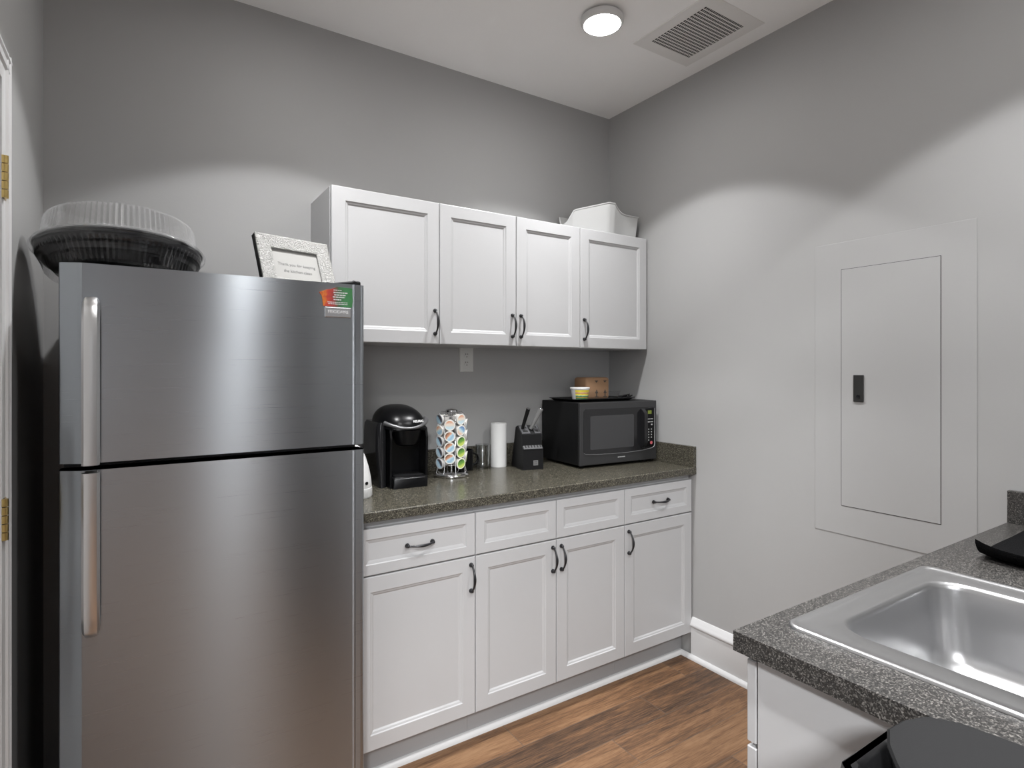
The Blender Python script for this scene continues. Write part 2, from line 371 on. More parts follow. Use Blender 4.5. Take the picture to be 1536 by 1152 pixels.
def text(name, s, size, m, parent, matrix, extrude=0.0006, align='CENTER', sx=1.0, shear=0.0, bold=0.0):
    cu = bpy.data.curves.new(name, 'FONT'); cu.body = s; cu.size = size; cu.extrude = extrude; cu.align_x = align; cu.shear = shear; cu.offset = bold
    t = bpy.data.objects.new(name, cu); COL.objects.link(t)
    dg = bpy.context.evaluated_depsgraph_get()
    me = bpy.data.meshes.new_from_object(t.evaluated_get(dg))
    bpy.data.objects.remove(t); bpy.data.curves.remove(cu)
    me.transform(matrix @ Matrix.Diagonal((sx, 1, 1, 1)))
    me.materials.clear(); me.materials.append(m); me.name = name
    o = bpy.data.objects.new(name, me); COL.objects.link(o); o.parent = parent
    return o
def facing(x, y, z): # text standing upright, readable from -y
    return Matrix.Translation((x, y, z)) @ Matrix.Rotation(PI / 2, 4, 'X')

def door_panel(bm, x0, x1, z0, z1, y, th=0.019, fr=0.052, dep=0.0085):
    """raised-edge recessed panel; the face looks to -y"""
    prof = [(0.0, y + th), (0.0, y + 0.003), (0.0012, y + 0.0008), (0.003, y), (fr, y), (fr + 0.0025, y + 0.0018), (fr + 0.0025, y + 0.0030),
            (fr + 0.009, y + 0.0048), (fr + 0.013, y + dep * 0.92), (fr + 0.0145, y + dep)]
    rs = [[(x0 + i, yy, z0 + i), (x1 - i, yy, z0 + i), (x1 - i, yy, z1 - i), (x0 + i, yy, z1 - i)] for i, yy in prof]
    rings(bm, rs)
    return bm
def pull(bm, x, z, y, vertical=True, L=0.096):
    """arched cabinet pull with round feet and swollen grip, standing off a -y face"""
    pts, rad = [], []
    N = 14
    for i in range(N + 1):
        t = -1 + 2 * i / N
        d = 0.010 + 0.021 * (1 - abs(t) ** 2.2)
        s = t * L / 2
        rr = 0.0034 + 0.0022 * math.exp(-((t) / 0.42) ** 2) + (0.0016 if abs(t) > 0.95 else 0)
        if abs(abs(t) - 0.5) < 0.05: rr -= 0.0006
        pts.append((x, y - d, z + s) if vertical else (x + s, y - d, z)); rad.append(rr)
    tube(bm, pts, rad, 10)
    for sgn in (-1, 1):
        c = (x, y, z + sgn * L / 2) if vertical else (x + sgn * L / 2, y, z)
        rs = []
        for dd, rr in ((0.0, 0.0085), (0.003, 0.0088), (0.006, 0.0072), (0.011, 0.0062), (0.0145, 0.0048), (0.016, 0.002)):
            rs.append([(c[0] + rr * math.cos(2 * PI * k / 12), c[1] - dd, c[2] + rr * math.sin(2 * PI * k / 12)) for k in range(12)])
        rings(bm, rs)
    return bm

# ---------------------------------------------------------------- room shell
XL = -2.5538
YF = -2.475
def wallbox(name, *a, m='wall'): return struct(name, box(BM(), *a), M[m])
wallbox('floor', XL - 1.8, 1.3, -5.4, 0.12, -0.1, 0.0, m='floor')
wallbox('ceiling', XL - 1.8, 1.3, -5.4, 0.12, CEIL, CEIL + 0.1, m='ceiling')
wallbox('wall_back', XL - 0.12, 0.12, 0.0, 0.12, 0.0, CEIL)
wallbox('wall_right', 0.0, 0.12, YF - 0.12, 0.0, 0.0, CEIL)
bm = box(BM(), XL - 0.12, XL, -0.727, 0.0, 0.0, CEIL)
box(bm, XL - 0.12, XL, -1.552, -0.727, 2.085, CEIL); box(bm, XL - 0.12, XL, YF - 0.12, -1.552, 0.0, CEIL)
struct('wall_left', bm, M['wall'])
bm = box(BM(), -1.36, 0.0, YF - 0.12, YF, 0.0, CEIL); box(bm, XL, -1.36, YF - 0.12, YF, 2.25, CEIL)
struct('wall_front', bm, M['wall'])
bm = box(BM(), XL - 1.8, XL - 1.68, -5.4, YF - 0.12, 0, CEIL); box(bm, 1.18, 1.3, -5.4, YF - 0.12, 0, CEIL)
box(bm, XL - 1.68, 1.18, -5.4, -5.28, 0, CEIL); box(bm, XL - 1.68, XL - 0.12, YF - 0.12, YF, 0, CEIL); box(bm, 0.12, 1.18, YF - 0.12, YF, 0, CEIL)
M['hallwall'] = paint('dark_hall_paint', (0.16, 0.16, 0.165), 0.6)
struct('wall_hall', bm, M['hallwall'])

# baseboard on the right wall: tall flat board, moulded cap, shoe
bm = BM()
cap = [(0, 0.0), (-0.014, 0.0), (-0.014, 0.150), (-0.017, 0.153), (-0.020, 0.158), (-0.020, 0.166), (-0.016, 0.172), (-0.012, 0.182), (-0.008, 0.190), (-0.004, 0.197), (0, 0.198)]
prism(bm, cap, -0.60, -1.86, 'y')
struct('baseboard_right', bm, M['trim'], smooth=35)
bm = BM(); prism(bm, [(-0.014, 0)] + arc(-0.014, 0, 0.019, 180, 90, 5), -0.53, -1.86, 'y')
struct('trim_shoe_right', bm, M['trim'], smooth=40)
bm = BM(); prism(bm, [(-0.535, 0)] + [(u, v) for u, v in arc(-0.535, 0, 0.020, 180, 90, 5)], -1.68, -0.014, 'x')
struct('trim_shoe_cabinet', bm, M['trim'], smooth=40)

# door in the left wall, its moulded casing and brass hinges
bm = BM()
cs = [(0.0, 0.0), (0.0, 0.012), (0.006, 0.016), (0.014, 0.017), (0.018, 0.013), (0.030, 0.012), (0.034, 0.015), (0.040, 0.015), (0.044, 0.010), (0.060, 0.009), (0.072, 0.008), (0.072, 0.0)]
ZT = 2.149
prism(bm, [(XL + h, -0.686 - u) for u, h in cs], 0.0, ZT, 'z')
prism(bm, [(XL + h, ZT - u) for u, h in cs], -0.686, -1.622, 'y')
prism(bm, [(XL + h, -1.622 + u) for u, h in cs], 0.0, ZT, 'z')
tr = struct('trim_door_casing', bm, M['trim'], smooth=30)
bm = BM()
box(bm, XL - 0.040, XL - 0.003, -1.549, -0.730, 0.008, 2.082)
for z0, z1 in ((0.22, 0.92), (1.06, 1.96)):
    for y0, y1 in ((-1.43, -1.18), (-1.09, -0.84)):
        rs = [[(XL - 0.003 - d, y0 + i, z0 + i), (XL - 0.003 - d, y1 - i, z0 + i), (XL - 0.003 - d, y1 - i, z1 - i), (XL - 0.003 - d, y0 + i, z1 - i)] for i, d in ((0, 0.0005), (0.001, -0.005), (0.006, -0.006), (0.016, -0.004), (0.022, -0.001), (0.045, -0.004))]
        rings(bm, rs, False, True)
d1 = struct('door_1', bm, M['trim'])
for z0, z1 in ((1.803, 1.902), (1.0214, 1.1176)):
    bm = BM()
    n_ = 5; h = (z1 - z0) / n_
    for k in range(n_):
        tubeprof = [(XL + 0.012, -0.752, z0 + h * k + 0.001), (XL + 0.012, -0.752, z0 + h * (k + 1) - 0.001)]
        tube(bm, tubeprof, 0.0075, 10)
        if k % 2: box(bm, XL + 0.0005, XL + 0.012, -0.692, -0.752, z0 + h * k + 0.001, z0 + h * (k + 1) - 0.001)
        else: box(bm, XL + 0.0085, XL + 0.0115, -0.690, -0.752, z0 + h * k + 0.001, z0 + h * (k + 1) - 0.001)
    hg = obj('hinge', bm, M['brass'], d1, smooth=40); hg['label'] = 'brass hinge'

# ---------------------------------------------------------------- ceiling fixtures
lamp_labels = ['small round white ceiling light beside the air vent', 'round white ceiling light above the refrigerator', 'round white ceiling light above the sink counter', 'round white ceiling light above the doorway by the trash can']
for (x, y), lb in zip(LIGHT_XY, lamp_labels):
    t = thing('ceiling_light', lb, 'light', (x, y, CEIL), group='round ceiling lights')
    bm = BM(); lathe(bm, [(0.070, 0.0), (0.072, -0.006), (0.086, -0.010), (0.0875, -0.016), (0.0875, -0.028), (0.084, -0.034), (0.078, -0.037), (0.0745, -0.0365)], 48)
    obj('trim_ring', bm, M['whiteplastic'], t, smooth=40)
    bm = BM(); lathe(bm, [(0.0745, -0.0366), (0.070, -0.0395), (0.045, -0.0415), (0.001, -0.042)], 48)
    obj('diffuser', bm, M['diffuser'], t, smooth=40)
t = thing('air_vent', 'square white ceiling air vent with a slotted grille', 'vent', (-0.267, -0.842, CEIL))
bm = BM(); hx, hy = 0.177, 0.205
outer = [(-hx, -hy), (hx, -hy), (hx, hy), (-hx, hy)]; gx, gy = 0.1225, 0.1475
prof = [(hx, hy, 0.0), (hx, hy, -0.0025), (hx - 0.002, hy - 0.002, -0.004), (gx, gy, -0.004), (gx, gy, -0.0005)]
rings(bm, [[(-a, -c, z), (a, -c, z), (a, c, z), (-a, c, z)] for a, c, z in prof], True, False)
obj('cover', bm, M['ventwhite'], t)
bm = box(BM(), -gx, gx, -gy, gy, -0.0012, -0.0006); obj('dark_backing', bm, M['darkgap'], t)
bm = BM(); NR = 17
for k in range(NR + 1):
    y = -gy + 2 * gy * k / NR; w = 0.0026
    box(bm, -gx, gx, max(y - w, -gy), min(y + w, gy), -0.0039, -0.0031)
for k in range(1, 24):
    x = -gx + 2 * gx * k / 24; box(bm, x - 0.0013, x + 0.0012, -gy, gy, -0.0037, -0.0032)
obj('grille', bm, M['ventwhite'], t)

# electrical panel in the right wall
t = thing('electrical_panel', 'flush electrical panel painted grey like the wall around it', 'electrical panel', (0, 0, 0))
M['panel'] = paint('panel_paint', (0.375, 0.373, 0.371), 0.5)
bm = box(BM(), -0.0022, 0.0, -1.7439, -1.2107, 0.7744, 1.9048, 0.0008, 1); obj('cover', bm, M['panel'], t)
bm = box(BM(), -0.0028, -0.0023, -1.6445, -1.3130, 0.8853, 1.7992); obj('gap', bm, M['darkgap'], t)['label'] = 'dark gap around the panel door'
bm = box(BM(), -0.0042, -0.0029, -1.6428, -1.3147, 0.887, 1.7975, 0.0006, 1); obj('door', bm, M['panel'], t)
bm = box(BM(), -0.010, -0.0043, -1.3975, -1.3615, 1.290, 1.391, 0.001, 1)
lt = obj('latch', bm, M['pull_dark'], t); lt['label'] = 'black latch plate'
bm = BM(); rings(bm, [[(xx, -1.3795 + r * math.cos(2 * PI * k / 16), 1.31 + r * math.sin(2 * PI * k / 16)) for k in range(16)] for xx, r in ((-0.0098, 0.007), (-0.0125, 0.007), (-0.0125, 0.005), (-0.0105, 0.004))])
obj('lock', bm, M['hardware'], lt, smooth=40)

# power outlet
t = thing('power_outlet', 'white duplex power outlet on the wall under the cabinets', 'outlet', (-0.938, 0, 1.4614))
bm = BM(); rings(bm, [[(sx * a, y, sz * c) for sx, sz in ((-1, -1), (1, -1), (1, 1), (-1, 1))] for a, c, y in ((0.038, 0.061, 0.0), (0.038, 0.061, -0.003), (0.035, 0.058, -0.006))])
obj('cover_plate', bm, M['socket'], t)
for zc in (0.020, -0.020):
    bm = BM(); pts = [(x * 0.8, z) for x, z in arc(0, 0, 0.0175, 0, 360, 20)[:-1]]
    rings(bm, [[(u, yy, zc + v * 0.85) for u, v in pts] for yy in (-0.0055, -0.0075)])
    so = obj('socket', bm, M['socket'], t, smooth=40)
    bm = BM(); box(bm, -0.0070, -0.0045, -0.0079, -0.0074, zc + 0.001, zc + 0.009); box(bm, 0.0040, 0.0062, -0.0079, -0.0074, zc + 0.002, zc + 0.009); box(bm, -0.0022, 0.0022, -0.0079, -0.0074, zc - 0.010, zc - 0.005)
    obj('slot', bm, M['darkgap'], so)

# ---------------------------------------------------------------- cabinets
UB, UT, UF = 1.517, 2.1082, -0.3046
UX = [-1.6786, -1.2284, -0.8443, -0.4685, -0.0089]
G = 0.0016
def upper(label, xs, hside):
    x0, x1 = xs[0], xs[-1]
    t = thing('wall_cabinet', label, 'cabinet', ((x0 + x1) / 2, 0, UB), group='white wall cabinets'); ox = (x0 + x1) / 2
    bm = box(BM(), x0 - ox + 0.0004, x1 - ox - 0.0004, UF + 0.021, -0.001, 0.0, UT - UB - 0.001)
    obj('carcass', bm, M['white'], t)
    for a, c, hs in zip(xs, xs[1:], hside):
        bm = door_panel(BM(), a - ox + G, c - ox - G, 0.001, UT - UB, UF, 0.0195)
        d = obj('door', bm, M['white'], t)
        hx_ = (c - ox - 0.022) if hs > 0 else (a - ox + 0.024)
        h = obj('handle', pull(BM(), hx_, 0.092, UF), M['hardware'], d, smooth=50); h['label'] = 'black arched pull'
upper('single-door white wall cabinet behind the picture frame on the refrigerator', UX[0:2], [1])
upper('double-door white wall cabinet, in the middle above the counter', UX[1:4], [1, -1])
upper('single-door white wall cabinet against the grey corner, white bin on top', UX[3:5], [-1])
# thin plastic strip on the left end
BF, BB, BT = -0.6008, 0.1226, 0.8985
BX = [-1.684, -1.2235, -0.8417, -0.4577, -0.0068]
ZD = 0.7141
def base(label, xs, hside, dh):
    x0, x1 = xs[0], xs[-1]; ox = (x0 + x1) / 2
    t = thing('base_cabinet', label, 'cabinet', (ox, 0, 0), group='white base cabinets')
    bm = box(BM(), x0 - ox + 0.0004, x1 - ox - 0.0004, BF + 0.021, -0.002, BB - 0.004, BT)
    obj('carcass', bm, M['white'], t)
    bm = box(BM(), x0 - ox + 0.0004, x1 - ox - 0.0004, -0.535, -0.05, 0.0, BB - 0.0045)
    obj('toe_kick', bm, M['toe'], t)['label'] = 'grey scuffed toe kick'
    for a, c, hs in zip(xs, xs[1:], hside):
        bm = door_panel(BM(), a - ox + G, c - ox - G, BB, ZD - 0.003, BF, 0.0195)
        d = obj('door', bm, M['white'], t)
        hx_ = (c - ox - 0.020) if hs > 0 else (a - ox + 0.024)
        obj('handle', pull(BM(), hx_, ZD - 0.080, BF), M['hardware'], d, smooth=50)['label'] = 'black arched pull'
        bm = door_panel(BM(), a - ox + G, c - ox - G, ZD + 0.002, 0.8745, BF, 0.0195, 0.036, 0.007)
        dr = obj('drawer', bm, M['white'], t)
        if dh: obj('handle', pull(BM(), (a + c) / 2 - ox + 0.004, (ZD + 0.8745) / 2 + 0.002, BF, False), M['hardware'], dr, smooth=50)['label'] = 'black arched pull'
base('white base cabinet with one drawer, next to the refrigerator', BX[0:2], [1], True)
base('wide white base cabinet with two doors and two handleless drawer fronts', BX[1:4], [1, -1], False)
base('white base cabinet with one drawer, against the grey wall with the panel', BX[3:5], [-1], True)

# worktop with upstands
CT = 0.936
t = thing('countertop', 'long dark speckled countertop carrying the coffee maker and microwave', 'countertop', (-0.85, 0, 0.9))
o_ = 0.85
bm = BM(); prism(bm, [(-0.001, 0.0), (-0.619, 0.0), (-0.6228, 0.003), (-0.6228, 0.0325), (-0.6195, 0.036), (-0.001, 0.036)], -1.690 + o_, -0.001 + o_, 'x'); obj('worktop', bm, M['counter'], t)
bm = box(BM(), -1.690 + o_, -0.022 + o_, -0.020, -0.001, 0.0362, 0.136, 0.001, 1); obj('back_upstand', bm, M['counter'], t)
bm = box(BM(), -0.0205 + o_, -0.001 + o_, -0.6225, -0.001, 0.0362, 0.136, 0.001, 1); obj('side_upstand', bm, M['counter'], t)

# ---------------------------------------------------------------- sink counter
SX, SY0 = -1.375, -1.8253
t = thing('base_cabinet', 'white sink base cabinet with a plain end panel, beside the black trash can', 'cabinet', (-0.68, -2.15, 0), group='white base cabinets')
def L(x0, x1, y0, y1, z0, z1): return (x0 + 0.68, x1 + 0.68, y0 + 2.15, y1 + 2.15, z0, z1)
bm = box(BM(), *L(-1.355, -1.337, YF + 0.002, -1.862, 0.0, 0.8985)); obj('end_panel', bm, M['white'], t)
bm = box(BM(), *L(-1.3365, -0.002, YF + 0.002, -2.40, 0.0, 0.8985)); box(bm, *L(-1.3365, -0.002, -2.3995, -1.864, 0.10, 0.118)); box(bm, *L(-1.3365, -0.002, -1.880, -1.864, 0.1185, 0.8985)); box(bm, *L(-1.3365, -0.002, -1.96, -1.94, 0.0, 0.0995))
obj('carcass', bm, M['white'], t)
for x0, x1 in ((-1.353, -0.68), (-0.676, -0.003)):
    bm = BM(); box(bm, *L(x0, x1, -1.857, -1.838, 0.735, 0.885), 0.002, 1); obj('drawer', bm, M['white'], t)
    bm = BM(); box(bm, *L(x0, x1, -1.857, -1.838, 0.12, 0.7275), 0.002, 1); obj('door', bm, M['white'], t)
# worktop with the sink cut-out
t = thing('countertop', 'speckled grey countertop around the steel sink', 'countertop', (-0.68, -2.15, 0.9))
hole = rrect(-1.268, -0.707, -2.398, -1.874, 0.03, 5)
def slab(bm, outer, hole, z0, z1, f=lambda p: p):
    ends = []
    for z in (z0, z1):
        loops = []
        for lp in (outer, hole):
            vs = [bm.verts.new((*f(p), z)) for p in lp]
            es = [bm.edges.new((vs[i], vs[(i + 1) % len(vs)])) for i in range(len(vs))]
            loops.append((vs, es))
        bmesh.ops.triangle_fill(bm, edges=loops[0][1] + loops[1][1], use_beauty=True)
        ends.append(loops)
    for k in (0, 1):
        a, c = ends[0][k][0], ends[1][k][0]
        for i in range(len(a)):
            j = (i + 1) % len(a); bm.faces.new((a[i], a[j], c[j], c[i]))
bm = BM(); slab(bm, [(SX, YF + 0.002), (-0.001, YF + 0.002), (-0.001, SY0), (SX, SY0)], hole, 0.0, 0.036, lambda p: (p[0] + 0.68, p[1] + 2.15))
obj('worktop', bm, M['counter2'], t)
bm = box(BM(), *L(-0.021, -0.001, YF + 0.022, SY0 - 0.0005, 0.0362, 0.136), 0.001, 1); obj('side_upstand', bm, M['counter2'], t)
bm = box(BM(), *L(SX, -0.0215, YF + 0.002, YF + 0.021, 0.0362, 0.136), 0.001, 1); obj('back_upstand', bm, M['counter2'], t)

# sink
t = thing('kitchen_sink', 'stainless steel drop-in sink bowl in the grey countertop', 'sink', (-0.988, -2.136, CT))
bm = BM()
X0, X1, Y0, Y1 = -0.293, 0.293, -0.274, 0.274
def rr_(i, r, z, s=7): return [(x, y, z) for x, y in rrect(X0 + i, X1 - i, Y0 + i, Y1 - i, r, s)]
def bowl(i, r, z, s=7):
    return [(x, y, z) for x, y in rrect(-0.221 + i, 0.226 - i, -0.190 + i, 0.220 - i, r, s)]
rs = [rr_(0.0, 0.028, 0.0004), rr_(0.001, 0.028, 0.0045), rr_(0.004, 0.026, 0.0068), rr_(0.010, 0.024, 0.0068), rr_(0.013, 0.022, 0.0045), rr_(0.017, 0.02, 0.0030), rr_(0.030, 0.03, 0.0028)]
rs += [bowl(-0.004, 0.068, 0.0026), bowl(0.0, 0.065, 0.0010), bowl(0.004, 0.062, -0.004), bowl(0.006, 0.060, -0.012), bowl(0.012, 0.058, -0.08), bowl(0.018, 0.056, -0.135),
       bowl(0.024, 0.055, -0.158), bowl(0.036, 0.054, -0.172), bowl(0.055, 0.052, -0.179), bowl(0.085, 0.05, -0.1815), bowl(0.15, 0.03, -0.184)]
rings(bm, rs, False, True)
obj('basin', bm, M['sink'], t, smooth=60)
bm = BM(); lathe(bm, [(0.052, -0.1838), (0.050, -0.1805), (0.040, -0.1815), (0.034, -0.1835), (0.004, -0.1835), (0.003, -0.181)], 32)
obj('drain', bm, M['chrome'], t, smooth=40)
# drying mat with a curled edge
bm = BM(); NX, NY = 30, 26
x0, x1, y0, y1 = -0.545, -0.035, -2.36, -1.895
top, bot = [], []
for j in range(NY + 1):
    ra, rb = [], []
    for i in range(NX + 1):
        u, v = i / NX, j / NY
        x = x0 + (x1 - x0) * u + 0.05 * (1 - v) * (1 - u) * -1.0; y = y0 + (y1 - y0) * v - 0.015 * (1 - u)
        lift = 0.030 * max(0, 1 - u / 0.13) ** 1.6 * (0.35 + 0.65 * v) + 0.012 * max(0, (v - 0.86) / 0.14) ** 2 * max(0, 1 - u / 0.25)
        x += 0.022 * max(0, 1 - u / 0.13) ** 2 * 0.8
        z = CT + 0.002 + lift + 0.0012 * math.sin(9 * u + 5 * v)
        z = max(z, CT + 0.001)
        ra.append(bm.verts.new((x, y, z + 0.009))); rb.append(bm.verts.new((x, y, z)))
    top.append(ra); bot.append(rb)
for j in range(NY):
    for i in range(NX):
        bm.faces.new((top[j][i], top[j][i + 1], top[j + 1][i + 1], top[j + 1][i]))
        bm.faces.new((bot[j][i], bot[j + 1][i], bot[j + 1][i + 1], bot[j][i + 1]))
for i in range(NX):
    bm.faces.new((bot[0][i], bot[0][i + 1], top[0][i + 1], top[0][i])); bm.faces.new((top[NY][i], top[NY][i + 1], bot[NY][i + 1], bot[NY][i]))
for j in range(NY):
    bm.faces.new((top[j][0], top[j + 1][0], bot[j + 1][0], bot[j][0])); bm.faces.new((bot[j][NX], bot[j + 1][NX], top[j + 1][NX], top[j][NX]))
tag(obj('drying_mat', bm, M['towel'], smooth=50), 'black drying mat with a curled edge, on the counter beside the sink', 'mat')

# trash can at the end of the sink counter
t = thing('trash_can', 'tall black trash can with a sloping flap lid at the end of the sink counter', 'trash can', (-1.53, -2.33, 0))
def oct_(hx, hy, ch, z, ch2=None):
    c2 = ch if ch2 is None else ch2
    return [(-hx, -hy + ch, z), (-hx + ch, -hy, z), (hx - c2, -hy, z), (hx, -hy + c2, z), (hx, hy - c2, z), (hx - c2, hy, z), (-hx + ch, hy, z), (-hx, hy - ch, z)]
bm = BM(); rings(bm, [oct_(0.085, 0.16, 0.06, 0.0, 0.03), oct_(0.09, 0.165, 0.06, 0.008, 0.03), oct_(0.122, 0.214, 0.09, 0.80, 0.04)])
obj('body', bm, M['bin'], t)
bm = BM(); rings(bm, [oct_(0.122, 0.214, 0.09, 0.8002, 0.04), oct_(0.130, 0.222, 0.095, 0.806, 0.042), oct_(0.130, 0.222, 0.095, 0.915, 0.042), oct_(0.128, 0.220, 0.094, 0.925, 0.042), oct_(0.124, 0.216, 0.093, 0.929, 0.042), oct_(0.116, 0.208, 0.090, 0.929, 0.042), oct_(0.110, 0.202, 0.088, 0.922, 0.042), oct_(0.098, 0.190, 0.082, 0.875, 0.04)])
bmesh.ops.bevel(bm, geom=[e for e in bm.edges if abs(e.verts[0].co.z - e.verts[1].co.z) > 0.004], offset=0.012, segments=3, affect='EDGES')
obj('lid', bm, M['bin_gloss'], t, smooth=40)
out = [(-1.482, -2.130), (-1.462, -2.140), (-1.445, -2.158), (-1.435, -2.19), (-1.430, -2.25), (-1.430, -2.47), (-1.47, -2.52), (-1.54, -2.52), (-1.588, -2.45), (-1.598, -2.37), (-1.590, -2.28), (-1.562, -2.212), (-1.532, -2.172), (-1.517, -2.154), (-1.500, -2.138)]
out = [(x + 1.53, y + 2.33) for x, y in out]
def zp(x): return 0.975 + 0.5 * (x - 0.09)
cx_, cy_ = sum(p[0] for p in out) / len(out), sum(p[1] for p in out) / len(out)
def shr(f, dz): return [(cx_ + (x - cx_) * f, cy_ + (y - cy_) * f, zp(cx_ + (x - cx_) * f) + dz) for x, y in out]
bm = BM(); rings(bm, [[(x, y, 0.876) for x, y in [(cx_ + (x - cx_) * 0.9, cy_ + (y - cy_) * 0.9) for x, y in out]], shr(0.97, -0.012), shr(1.0, -0.006), shr(1.0, -0.003), shr(0.975, 0.0), shr(0.9, 0.001)])
obj('flap', bm, M['bin'], t, smooth=25)

# ---------------------------------------------------------------- refrigerator
FX0, FX1, FY = -2.447, -1.698, -0.75
FW = FX1 - FX0
t = thing('refrigerator', 'tall stainless steel top-freezer refrigerator', 'refrigerator', (FX0, FY, 0))
D0 = -0.75 + 0.09; 
bm = box(BM(), 0.004, FW - 0.004, 0.085, 0.715, 0.06, 1.645, 0.004, 1); obj('body', bm, M['fridge_side'], t)
bm = box(BM(), 0.02, FW - 0.02, 0.06, 0.6, 0.0, 0.06); obj('kick_grille', bm, M['gasket'], t)
def fr_door(z0, z1):
    prof = [(0.0, 0.075), (0.0, 0.030), (0.0006, 0.0275), (0.0022, 0.0252), (0.0050, 0.0230), (0.0410, 0.0030), (0.0440, 0.0016), (0.0465, 0.0)]
    prof += [(FW - 0.0400, 0.0)] + [(FW - 0.0355 + 0.0040 * math.sin(R(a)), 0.0014 - 0.0034 * math.cos(R(a))) for a in range(-60, 61, 10)] + [(FW - 0.0300, 0.0016)] + arc(FW - 0.018, 0.018, 0.018, 275, 360, 12) + [(FW, 0.075)]
    bm = BM(); rings(bm, [[(x, y, z) for x, y in prof] for z in (z0, z1)])
    return bm
fd = obj('freezer_door', fr_door(1.1835, 1.6713), M['steel'], t, smooth=14)
md = obj('fridge_door', fr_door(0.075, 1.1665), M['steel'], t, smooth=14)
bm = box(BM(), 0.008, FW - 0.008, 0.0755, 0.0848, 0.08, 1.66); obj('gasket', bm, M['gasket'], t)
def fr_handle(za, zb, xc=0.066, w=0.0175):
    """za: end that rises out of the door, zb: end flush with the door edge"""
    sgn = 1 if zb > za else -1
    path = [(0.000, 0.0), (-0.020, 0.004), (-0.036, 0.014), (-0.045, 0.032), (-0.050, 0.060), (-0.054, 0.12), (-0.054, abs(zb - za))]
    bm = BM(); rs = []
    for i, (y, s) in enumerate(path):
        z = za + sgn * s
        ww = w * (0.80 if i == 0 else 0.93 if i == 1 else 1.0)
        th = [0.004, 0.014, 0.022, 0.024, 0.024, 0.024, 0.024][i]
        sec = [(-ww, th), (-ww, 0.008), (-ww * 0.72, 0.0015), (-ww * 0.3, 0), (ww * 0.3, 0.0), (ww * 0.72, 0.0015), (ww, 0.008), (ww, th)]
        if i == 0: rs.append([(xc + a, -0.001 , z + sgn * (0.002 + 0.5*c*0)) for a, c in sec])
        # tilt section along the path normal
        else:
            rs.append([(xc + a, min(y + c, -0.0005), z + sgn * (c * (0.9 if i < 3 else 0.45 if i == 3 else 0))) for a, c in sec])
    rings(bm, rs[1:])
    L2 = abs(zb - za)
    box(bm, xc - w * 0.7, xc + w * 0.7, -0.034, -0.0008, min(zb, zb - sgn * 0.03), max(zb, zb - sgn * 0.03))
    return bm
obj('handle', fr_handle(1.592, 1.1845), M['handle_steel'], fd, smooth=35)
obj('handle', fr_handle(0.762, 1.1660), M['handle_steel'], md, smooth=35)
bm = BM(); bxa, bxb, bza, bzb = 0.6256, 0.7030, 1.5685, 1.5985
rings(bm, [[(bxa + i, y, bza + i), (bxb - i, y, bza + i), (bxb - i, y, bzb - i), (bxa + i, y, bzb - i)] for i, y in ((0, 0.0), (0, -0.004), (0.002, -0.006))])
bd = obj('badge', bm, M['silver'], fd)
text('lettering', 'FRIGIDAIRE', 0.0125, M['print_white'], bd, facing((bxa + bxb) / 2, -0.0065, 1.5805), sx=0.98)
bm = BM(); rings(bm, [[(x, y, z0 + (z - z0) * f) for y, z in ((0.030, 1.6455), (0.030, 1.6840), (0.040, 1.6885), (0.14, 1.663), (0.14, 1.6455))] for z0, x, f in ((1.6455, FW - 0.125, 0.62), (1.6455, FW - 0.03, 0.97), (1.6455, FW - 0.024, 1.05), (1.6455, FW - 0.016, 1.0), (1.6455, FW - 0.005, 1.0))])
obj('hinge_cover', bm, M['blackmatte'], t)
# magnet card on the freezer door
t = thing('magnet', 'red and green printed magnet on the freezer door, above the badge', 'magnet', (FX0 + 0.609, FY - 0.0025, 1.600))
bm = BM(); prism(bm, [(0.012, 0.001), (0.098, 0.0005), (0.1, 0.020), (0.0985, 0.0585), (0.060, 0.0600), (0.052, 0.0600), (0.034, 0.052), (0.022, 0.050), (0.0, 0.041), (0.008, 0.030)], 0.0, 0.0022, 'y')
obj('card', bm, M['magnet'], t)
bm = BM()
for k, (za, w0, w1) in enumerate(((0.049, 0.042, 0.066), (0.041, 0.042, 0.084), (0.034, 0.044, 0.078), (0.0275, 0.040, 0.076), (0.020, 0.042, 0.066), (0.0125, 0.024, 0.084), (0.0075, 0.026, 0.084))):
    x = w0; random.seed(k + 3)
    while x < w1:
        w = random.uniform(0.003, 0.009); box(bm, x, min(x + w, w1), -0.0004, 0.0001, za, za + (0.0035 if 0 < k < 5 else 0.002)); x += w + 0.0012
obj('lettering', bm, M['print_white'], t)

# ---------------------------------------------------------------- things on the refrigerator
RC = (-2.325, -0.42, 1.650)
def fl(amp, k=1):
    def f(i, r, z): return (amp if (i // k) % 2 == 0 else -amp)
    return f
TILT = (R(-8.5), 0, 0)
SEG = 180
# lower clear lid, turned upside down, holding the tray
t = thing('platter_lid', 'clear plastic platter lid turned upside down under the black tray', 'platter lid', (RC[0], RC[1], RC[2] + 0.024), TILT, 'clear platter lids')
bm = BM(); lathe(bm, [(0.168, 0.000), (0.176, 0.002), (0.183, 0.010)], SEG, cap0=True, cap1=False); obj('crown', bm, M['clear'], t, smooth=50)
bm = BM(); lathe(bm, [(0.183, 0.010), (0.190, 0.034), (0.2065, 0.066), (0.2085, 0.070)], SEG, cap0=False, cap1=False, flute=lambda i, r, z: (0.0018 if (i // 1) % 2 else -0.0018) if 0.012 < z < 0.068 else 0); obj('fluted_wall', bm, M['clear'], t, smooth=20)
bm = BM(); lathe(bm, [(0.2085, 0.070), (0.2115, 0.074), (0.216, 0.076), (0.2185, 0.084), (0.2195, 0.084), (0.2175, 0.075), (0.216, 0.0745)], SEG, cap0=False, cap1=False); obj('rim', bm, M['clear'], t, smooth=50)
